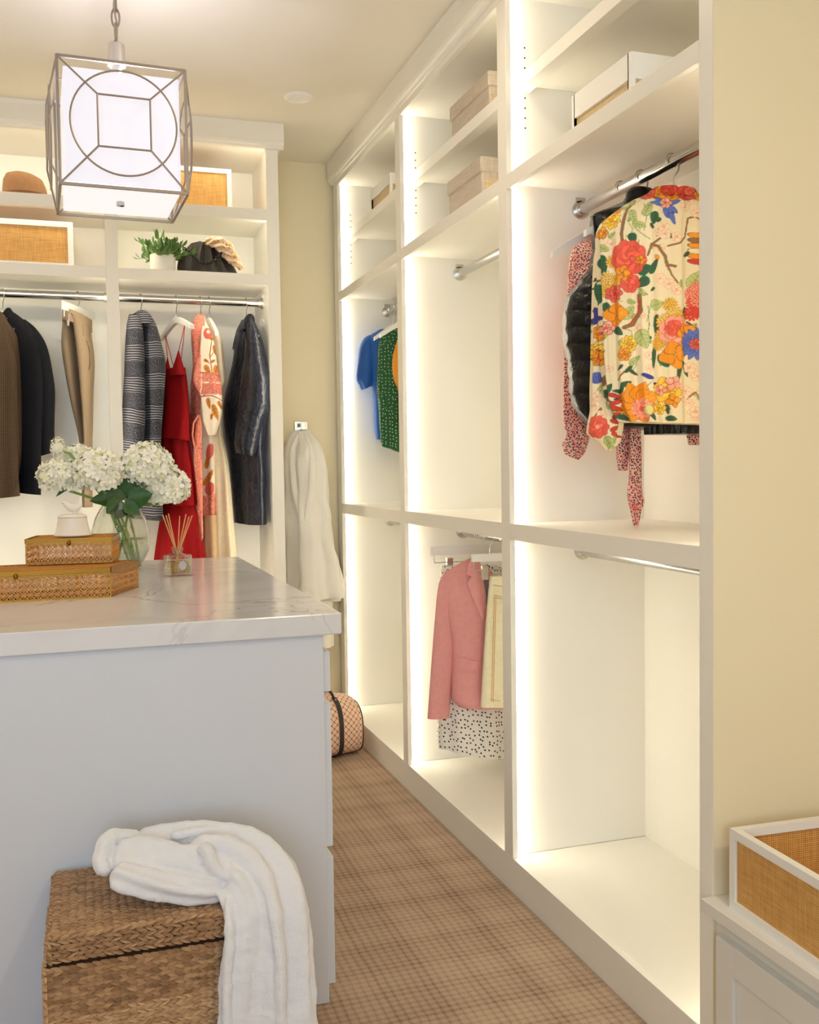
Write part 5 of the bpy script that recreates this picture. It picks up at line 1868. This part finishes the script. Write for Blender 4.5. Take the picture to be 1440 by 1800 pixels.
pc = at_y(286.5, 470, 4.36)
pc[2] = 2.104
pr = (at_y(309, 460, 4.36)[0] - at_y(263.5, 460, 4.36)[0]) / 2
pt = thing('potted_plant', 'small bushy green plant in a matte white pot beside the black bag', 'plant', pc)
ph = at_y(286, 449, 4.36)[2] - 2.104
MB().lathe([(pr * .9, 0), (pr * .97, .004), (pr, ph * .5), (pr, ph - .004), (pr * .97, ph), (pr * .9, ph - .002), (pr * .88, ph - .02), (.005, ph - .02)], pc, 40).build('pot', POT, pt)
rnd = random.Random(3)
lm = leaf_mesh((0, 0, 0), (0, 0, 1), 0.036, 0.0105, up=(0, -1, 0), curl=0.12)
lm0 = None
for i in range(41):
    a = rnd.uniform(0, 2 * PI)
    lean = 1.25 * math.sqrt(rnd.random())
    L = rnd.uniform(0.065, 0.125)
    d = Vector((math.sin(lean) * math.cos(a), math.sin(lean) * math.sin(a), math.cos(lean)))
    b0 = Vector(pc) + Vector((d.x * 0.02, d.y * 0.02, ph - 0.02))
    P = [b0 + d * L * f + Vector((0, 0, -0.02 * f * f * lean)) for f in (0, .25, .5, .75, 1)]
    P = [Vector((p.x, max(p.y, 4.27), p.z)) for p in P]
    MB().tube(P, [.0016, .0015, .0014, .0012, .0009], 5).build('stem', STEM, pt)
    for j in range(7):
        f = 0.3 + 0.7 * j / 6
        k = min(3, int(f * 4))
        p = P[k].lerp(P[k + 1], f * 4 - k) if k < 4 else P[4]
        ax_ = (d + Vector((rnd.uniform(-1.1, 1.1), rnd.uniform(-1.1, 1.1), rnd.uniform(0.0, .9)))).normalized()
        rot = ax_.to_track_quat('Z', 'Y').to_euler()
        if lm0 is None:
            lm0 = lm.build('leaf', LEAF, None, org=(0, 0, 0))
            lf = lm0
            lf.parent = pt
            lf.location = p - world_loc(pt)
            lf.rotation_euler = rot
        else:
            s_ = rnd.uniform(.65, 1.05)
            copy_part(lm0, pt, p, rot, (s_, s_, s_))

# black bag: a soft pouch with a gathered top and a chain
bc = at_y(370, 472, 4.37)
bc[2] = 2.104
BH = at_y(355, 424, 4.37)[2] - 2.104
BWID = (at_y(423, 470, 4.37)[0] - at_y(313, 470, 4.37)[0]) / 2
bag = thing('handbag', 'black woven leather pouch bag with a dark chain on the fixed shelf', 'handbag', bc)
rings = []
for f in [i / 22 for i in range(23)]:
    z = BH * f
    hwL = BWID * (1.0 if f < .25 else math.cos((f - .25) / .75 * 1.02)) * (1 if f > .06 else .96)
    hwR = BWID * (1.0 - .62 * f ** 1.3) * (1 if f < .9 else .96)
    dep = 0.062 * (1 - f) ** .6 + 0.012
    rg = []
    for k in range(72):
        a = 2 * PI * k / 72
        cs, sn = math.cos(a), math.sin(a)
        x = (hwR if cs > 0 else hwL) * cs
        y = dep * sn * (1 + (0.32 * math.sin(15 * cs + 1) * min(1, f * 1.5) * (1 if sn < 0 else .5)))
        rg.append((bc[0] - 0.004 + x, bc[1] + 0.035 + y, bc[2] + z + 0.006 * math.sin(9 * cs) * f * f))
    rings.append(rg)
mb = MB()
mb.loft(rings)
mb.build('pouch', MESHB, bag)
cp = [at_y(u, v, 4.335) for u, v in ((322, 436), (330, 441), (338, 449), (346, 457), (355, 462), (364, 463), (374, 460), (381, 454), (387, 447), (391, 443))]
rr_ = interp([(i, *p) for i, p in enumerate(cp)], 17)[:, 1:]
for i in range(16):
    a, b = Vector(rr_[i]), Vector(rr_[i + 1])
    d = (b - a).normalized()
    n_ = Vector((0, -1, 0)) if i % 2 else (d.cross(Vector((0, -1, 0)))).normalized()
    m_ = (a + b) / 2
    L = (b - a).length * .66
    MB().tube([m_ + d * L * math.cos(t) + n_ * 0.0055 * math.sin(t) for t in [2 * PI * k / 12 for k in range(12)]], 0.0021, 6, closed=True).build('chain_link', CHAINB, bag)

sf = thing('silk_scarf', 'ruffled patterned peach silk scarf draped down the side of the black bag', 'scarf', at_y(415, 470, 4.36))
P = [at_y(u, v, y) for u, v, y in ((362, 425, 4.37), (372, 425, 4.36), (385, 428, 4.35), (398, 438, 4.345), (404, 448, 4.345), (412, 457, 4.345), (420, 466, 4.345), (424, 474, 4.345))]
rr_ = interp([(i, *p) for i, p in enumerate(P)], 40)[:, 1:]
rings = []
for i, p in enumerate(rr_):
    f = i / 39
    d = Vector(rr_[min(39, i + 1)] - rr_[max(0, i - 1)]).normalized()
    u_ = d.cross(Vector((0, 1, 0))).normalized()
    w_ = d.cross(u_)
    R_ = (0.009 + 0.016 * math.sin(PI * min(1, f * 1.1)) ** .8) * (1 if f < .9 else 1.0)
    rings.append([Vector(p) + (u_ * math.cos(a) + w_ * math.sin(a) * 0.8) * R_ * (1 + .38 * math.sin(5 * a + i * .8) + .25 * noise.noise(Vector((p[0] * 90, a, p[2] * 90)))) for a in [2 * PI * k / 30 for k in range(30)]])
mb = MB()
mb.loft(rings)
mb.build('scarf_body', SCARF, sf)

# ------------------------------------------------------------------ robe on the wall hook, duffel bag on the carpet
hp = at_y(529, 750, YW - 0.004)
hook = thing('robe_hook', 'square polished nickel robe hook on the rear wall', 'hook', hp - np.array([0, 0, 0.03]))
MB().box(hp[0] - 0.033, hp[0] + 0.033, YW - 0.010, YW - 0.001, hp[2] - 0.025, hp[2] + 0.025).build('backplate', CHROME, hook, False, 0.002)
MB().box(hp[0] - 0.011, hp[0] + 0.011, YW - 0.055, YW - 0.010, hp[2] - 0.018, hp[2] - 0.002).box(hp[0] - 0.011, hp[0] + 0.011, YW - 0.058, YW - 0.047, hp[2] - 0.018, hp[2] + 0.018).build('hook_arm', CHROME, hook, False, 0.002)
hkR = np.array([hp[0], YW - 0.085, hp[2]])
rb = tailor([(757, 521, 541), (763, 516, 547), (775, 508, 556), (788, 503, 563), (807, 499.5, 567), (833, 499, 570.5), (871, 500, 572), (890, 500, 573), (947, 501, 578.5), (1003, 502, 589), (1041, 503, 596), (1048, 505, 597)], hkR, 20, 1.0, n=110, m=90, bmin=.62, folds=((6, 0.006, 0.024, .7, .6), (11, 0.002, 0.007, 0, 1)), wob=0.018, seed=80, tilt=0.012)
rb.v = [(p[0], min(p[1], YW - 0.006), p[2]) for p in rb.v]
rs_ = tailor([(800, 545, 566), (833, 548, 571), (890, 552, 574), (947, 556, 579), (1010, 560, 590.5), (1044, 562, 596.5), (1052, 564, 596)], hkR, 20, 1.0, dd=-0.05, n=60, m=60, bmin=.5, folds=((4, 0.001, 0.004, .7, 1),), wob=0.006, seed=81)
rl = tailor([(1000, 520, 584), (1090, 522, 585.5), (1137, 524, 586.5)], hkR, 20, 1.0, dd=0.02, n=60, m=30, bmin=.35, folds=((6, 0.002, 0.004, .7, 1),), seed=82)
rl.v = [(p[0], min(p[1], YW - 0.006), p[2]) for p in rl.v]
shl = MB()
d, s = hdir(hkR)
for pts in (((524, 764), (514, 800), (517, 850), (528, 905), (532, 940), (534, 1030)), ((538, 764), (549, 800), (549, 850), (541, 905), (536, 940), (537, 1030))):
    q = interp([(i, *on_front(rb, u, v, 0.004)) for i, (u, v) in enumerate(pts)], 24)[:, 1:]
    shl.tube(q, [0.010 + 0.010 * math.sin(PI * min(1, i / 18)) for i in range(24)], 12, flat=.8)
garment('bath_robe', 'cream terry bath robe hanging from the nickel wall hook', 'robe', hkR, [('robe_body', rb, ROBE), ('robe_sleeve', rs_, ROBE), ('robe_skirt', rl, ROBE), ('shawl_collar', shl, ROBE)])

dfc = (at_z(645, 1326, 0) + at_z(582, 1347, 0)) / 2
e_ = at_z(645, 1327, 0)
ax_ = np.array([-0.955, -0.30, 0.0])     # long axis, running behind the island
pw = np.array([-0.30, 0.955, 0.0])
duf = thing('duffel_bag', 'blush duffel bag with black diamond print and a dark strap on the carpet', 'bag', e_ + ax_ * 0.2 + pw * 0.11)
prof = []
for k in range(48):
    a = 2 * PI * k / 48
    x, z = math.cos(a), math.sin(a)
    px_ = 0.118 * math.copysign(abs(x) ** .75, x)
    pz = 0.13 + (0.137 * abs(z) ** .85 if z > 0 else -0.128 * abs(z) ** .45)
    prof.append((px_, pz))
rings, uvs = [], []
for i in range(25):
    t_ = i / 24
    xx = 0.30 * t_
    kk = 1 - 0.06 * (1 - math.sin(PI * t_)) - (0.05 if i in (0, 24) else 0)
    rg = []
    uu = 0
    for j, (a, b) in enumerate(prof):
        p = e_ + ax_ * (xx + 0.004) + pw * (0.118 + a * kk) + np.array([0, 0, 0.002 + b * kk])
        p = p + ax_ * (0.012 * math.cos(a * 9) * (1 if i < 3 else 0))
        rg.append(p)
        if j:
            uu += math.hypot(a - prof[j - 1][0], b - prof[j - 1][1])
        uvs.append((uu, xx))
    rings.append(rg)
mb = MB()
mb.loft(rings)
mb.uv = uvs
mb.build('bag_body', DUFFEL, duf)
for i in (0, 24):
    MB().tube(rings[i], 0.004, 6, closed=True).build('piping', BLACKL, duf)


def around(i, r, k0, k1):
    return [np.array(rings[i][k % 48]) + (np.array(rings[i][k % 48]) - (e_ + ax_ * 0.30 * i / 24 + pw * .118 + np.array([0, 0, .13]))) * r for k in range(k0, k1)]


for i in (10, 19):
    for k0, k1 in ((8, 26), (-26 + 48, -8 + 48)) if False else ((11, 47),):
        pts = around(i, 0.02, 15, 40)
        sm = MB()
        L_ = [p - ax_ * 0.010 for p in pts]
        R_ = [p + ax_ * 0.010 for p in pts]
        O_ = [p + (p - (e_ + pw * .118 + ax_ * np.dot(p - e_, ax_) + np.array([0, 0, .13]))) * .03 for p in pts]
        rg = [[a, (a + o * 2) / 3 + (a - b) * .15, (b + o * 2) / 3 - (a - b) * .15, b] for a, b, o in zip(L_, R_, O_)]
        sm.loft([[a, a + (o - (a + b) / 2), b + (o - (a + b) / 2), b] for a, b, o in zip(L_, R_, O_)])
        st_ = sm.build('strap', BLACKL, duf)
        p = pts[1]
        MB().ball(p, .006, .006, .006, 10, 6).build('rivet', CHROME, st_)
hd = MB()
a0, a1 = around(10, 0.02, 15, 16)[0], around(19, 0.02, 15, 16)[0]
hd.tube([a0 + (a1 - a0) * f + np.array([0, 0, 0.05 * math.sin(PI * f)]) - pw * (0.03 * math.sin(PI * f)) for f in [i / 14 for i in range(15)]], 0.0065, 8)
hd.build('carry_handle', BLACKL, duf)

# ------------------------------------------------------------------ seagrass basket and throw
QX0, QX1, QY0, QY1, QZ = -0.092, 0.352, 1.905, 2.225, 0.418
bk = thing('seagrass_basket', 'lidded woven seagrass basket against the island end, under the white throw', 'basket', ((QX0 + QX1) / 2, (QY0 + QY1) / 2, 0))
LID = 0.058
g_ = 0.004
MB().box(QX0 + 0.004, QX1 - 0.006, QY0 + 0.013, QY1 - 0.010, 0.005, QZ - LID - 0.004).build('basket_core', BASKETIN, bk, False, 0.012)
lidc = MB().box(QX0 + 0.014, QX1 - 0.004, QY0 + 0.010, QY1 - 0.006, QZ - LID, QZ - 0.009).build('basket_lid', BASKETIN, bk, False, 0.010)


def strand_mb(L, W, H):
    mb = MB()
    rings = []
    for i in range(6):
        f = i / 5
        w = (math.sin(PI * (0.07 + 0.86 * f)) ** .8)
        x = (f - .5) * L
        y = 0.12 * W * math.sin(PI * f)
        rings.append([(x, y + W / 2 * w * math.cos(a), H * (0.35 * w + .5 * w * math.sin(a))) for a in [2 * PI * k / 6 for k in range(6)]])
    mb.loft(rings)
    return mb


proto = strand_mb(0.0245, 0.0086, 0.0110)
pv = np.array(proto.v)
strand0 = None
stuff = {}
count = [0]


def strand(o, eu, ev, en, ang, parent, single, sc=1.0):
    """one twist of seagrass at o, lying on the plane eu, ev and raised along en"""
    global strand0
    c, s_ = math.cos(ang), math.sin(ang)
    X = eu * c + ev * s_
    Y = -eu * s_ + ev * c
    if single and count[0] < 298:
        count[0] += 1
        M = Matrix(((X[0], Y[0], en[0]), (X[1], Y[1], en[1]), (X[2], Y[2], en[2])))
        if strand0 is None:
            strand0 = proto.build('strand', SEAGRASS, None, org=(0, 0, 0))
            ob = strand0
            ob.parent = parent
            ob.location = Vector(o) - world_loc(parent)
        else:
            ob = copy_part(strand0, parent, o)
        ob.rotation_euler = M.to_euler()
        ob.scale = (sc, sc, sc)
    else:
        k = parent.name
        if k not in stuff:
            stuff[k] = (MB(), parent)
        stuff[k][0].add([o + (X * p[0] + Y * p[1] + en * p[2]) * sc for p in pv], proto.f)


ux, uy, uz = np.eye(3)
rnd = random.Random(11)


def weave(o, eu, ev, en, nu, nv, pu, pv_, parent, single=False, A=0.30):
    for j in range(nv):
        for i in range(nu):
            q = o + eu * (i + .5 + .5 * ((j // 2) % 2) * 0) * pu + ev * (j + .5) * pv_
            q = q + eu * rnd.uniform(-.0012, .0012) + ev * rnd.uniform(-.0007, .0007)
            strand(q, eu, ev, en, (A if j % 2 else -A) + rnd.uniform(-.1, .1), parent, single, rnd.uniform(.92, 1.1))


fz = QZ - LID - 0.008
# body front first: the strands that show largest stay single
for j in range(int(fz / 0.0075)):
    for i in range(30):
        q = np.array([QX0 + 0.001 + (i + .5) * 0.0155 * 0.951, QY0 + 0.013, fz - (j + .5) * 0.0075])
        q = q + ux * rnd.uniform(-.0012, .0012) + uz * rnd.uniform(-.0007, .0007)
        strand(q, ux, uz, -uy, (.30 if j % 2 else -.30) + rnd.uniform(-.08, .08), bk, j < 13 and i < 24, rnd.uniform(.92, 1.1))
weave(np.array([QX0 + 0.004, QY1 - 0.01, 0.004]), -uy, uz, -ux, 20, int(fz / 0.0075), 0.0155, 0.0075, bk)
weave(np.array([QX1 - 0.008, QY0 + 0.01, 0.004]), uy, uz, ux, 20, int(fz / 0.0075), 0.0155, 0.0075, bk)
# lid: front rim braid, side rims, top
weave(np.array([QX0 + 0.012, QY0 + 0.010, QZ - LID + 0.002]), ux, uz, -uy, 27, 6, 0.0157, 0.0085, lidc, A=.32)
weave(np.array([QX0 + 0.014, QY1 - 0.008, QZ - LID + 0.002]), -uy, uz, -ux, 20, 6, 0.0155, 0.0085, lidc, A=.32)
weave(np.array([QX1 - 0.004, QY0 + 0.008, QZ - LID + 0.002]), uy, uz, ux, 20, 6, 0.0155, 0.0085, lidc, A=.32)
weave(np.array([QX0 + 0.013, QY0 + 0.010, QZ - 0.010]), ux, uy, uz, 27, 38, 0.0157, 0.0081, lidc, A=.28)
for mb_, par in stuff.values():
    mb_.build('woven_strands', SEAGRASS, par, kind='stuff')

# corner braids of the basket body
for x in (QX0 + 0.004, QX1 - 0.007):
    cb = MB()
    for k in range(int(fz / 0.012)):
        cb.ball((x, QY0 + 0.012, 0.008 + k * 0.012), 0.0075, 0.0075, 0.0085, 8, 6)
    cb.build('corner_braid', SEAGRASS, bk, kind='stuff')

# ------------------------------------------------------------------ the throw: rolls of cloth merged into one soft surface
tw = MB()


def roll(keys, n=28, m=60, ridge=0.15, cnt=5, tw_=2.0, seed=0):
    """keys: (u, v, Y, radius across in px, thickness ratio) along a fold of the cloth"""
    R = interp([(i, *k) for i, k in enumerate(keys)], m)[:, 1:]
    C_ = [Vector(at_y(r[0], r[1], r[2])) for r in R]
    rg = []
    for i in range(m):
        d_ = (C_[min(m - 1, i + 1)] - C_[max(0, i - 1)]).normalized()
        view = (C_[i] - Vector(CAM_P)).normalized()
        a_ = d_.cross(view).normalized()
        b_ = a_.cross(d_).normalized()
        r = R[i][3] * (C_[i] - Vector(CAM_P)).length / F_PX
        e = min(1.0, (i + 1.5) / 5, (m - i + .5) / 5) ** .6
        pts = []
        for k in range(n):
            t_ = 2 * PI * k / n
            q = 1 + ridge * math.sin(cnt * t_ + tw_ * i / m * 2 + seed) + 0.10 * noise.noise(Vector((C_[i].x * 14 + seed, C_[i].z * 14, t_)))
            pts.append(C_[i] + (a_ * math.cos(t_) + b_ * math.sin(t_) * R[i][4]) * r * q * e)
        rg.append(pts)
    tw.loft(rg)


Yt = 2.04
roll([(196, 1538, 1.99, 20, 1), (235, 1548, 1.975, 22, 1), (290, 1560, 1.965, 21, 1), (345, 1566, 1.955, 20, 1), (392, 1560, 1.95, 20, .9)], seed=1)
roll([(200, 1512, 2.05, 27, 1), (250, 1515, 2.03, 36, .9), (310, 1528, 2.01, 38, .9), (370, 1536, 1.99, 36, .9), (415, 1548, 1.965, 34, .8)], seed=2, cnt=4)
roll([(232, 1492, 2.10, 22, 1), (280, 1478, 2.10, 25, 1), (340, 1474, 2.09, 28, 1), (405, 1482, 2.06, 32, 1), (455, 1505, 2.02, 36, .9), (492, 1555, 1.96, 36, .8), (506, 1625, 1.915, 36, .6), (512, 1720, 1.89, 36, .5), (516, 1850, 1.87, 38, .45), (516, 2010, 1.86, 38, .45)], m=70, seed=3, ridge=.10)
roll([(330, 1505, 2.03, 34, 1), (390, 1508, 2.01, 38, 1), (435, 1535, 1.97, 38, .9), (462, 1590, 1.92, 34, .7), (470, 1660, 1.895, 32, .55), (472, 1760, 1.88, 32, .5), (474, 1880, 1.87, 34, .45), (474, 2010, 1.86, 34, .45)], m=66, seed=4, cnt=4)
roll([(398, 1556, 1.95, 22, .9), (415, 1592, 1.915, 22, .7), (424, 1650, 1.89, 24, .5), (420, 1740, 1.88, 28, .45), (416, 1860, 1.87, 30, .4), (414, 2010, 1.86, 30, .4)], m=56, seed=5, cnt=4)
roll([(402, 1530, 1.95, 12, 1), (428, 1556, 1.925, 12, .9), (441, 1600, 1.90, 11, .8), (446, 1680, 1.882, 9, .8), (448, 1800, 1.872, 9, .8), (448, 2000, 1.862, 9, .8)], m=50, seed=6, cnt=3)
roll([(186, 1536, 2.0, 13, 1), (178, 1515, 2.03, 14, 1), (186, 1486, 2.06, 14, 1), (206, 1470, 2.08, 13, 1), (232, 1474, 2.09, 14, 1), (244, 1492, 2.07, 16, 1)], seed=7, ridge=.05)
roll([(352, 1488, 1.985, 9, 1), (366, 1500, 1.965, 11, 1), (372, 1520, 1.955, 11, 1), (392, 1536, 1.95, 11, 1), (420, 1540, 1.945, 11, 1)], seed=8, ridge=.05)
roll([(262, 1490, 2.04, 14, 1), (300, 1498, 2.01, 12, 1), (340, 1496, 2.0, 12, 1), (362, 1490, 2.0, 12, 1)], seed=9, ridge=.05)
roll([(206, 1526, 2.0, 9, 1), (258, 1536, 1.985, 10, 1), (322, 1548, 1.96, 10, 1), (386, 1556, 1.94, 9, 1)], seed=10, ridge=.05)
roll([(268, 1512, 2.0, 10, 1), (320, 1518, 1.985, 11, 1), (352, 1530, 1.965, 10, 1), (378, 1548, 1.95, 9, 1)], seed=11, ridge=.05)
roll([(396, 1500, 1.985, 9, 1), (440, 1520, 1.955, 12, 1), (474, 1568, 1.905, 11, 1), (488, 1640, 1.872, 10, 1), (494, 1740, 1.856, 9, 1), (496, 1900, 1.85, 8, 1)], seed=12, ridge=.05)
roll([(300, 1470, 2.06, 8, 1), (360, 1462, 2.06, 9, 1), (420, 1466, 2.04, 9, 1), (470, 1492, 2.0, 8, 1)], seed=13, ridge=.05)
roll([(402, 1575, 1.915, 7, 1), (404, 1640, 1.882, 8, 1), (398, 1740, 1.866, 8, 1), (396, 1900, 1.86, 8, 1)], seed=14, ridge=.05)
thr = tw.build('throw', TOWEL, None)
md = thr.modifiers.new('join', 'REMESH')
md.mode = 'VOXEL'
md.voxel_size = 0.003
md.use_smooth_shade = True
md = thr.modifiers.new('soft', 'SMOOTH')
md.factor = 0.6
md.iterations = 3
tex = bpy.data.textures.new('plush', 'CLOUDS')
tex.noise_scale = 0.034
tex.noise_depth = 3
md = thr.modifiers.new('plush', 'DISPLACE')
md.texture = tex
md.strength = 0.008
md.mid_level = 0.5
tag(thr, 'white plush throw bunched on the seagrass basket, one end falling down its front', 'throw')
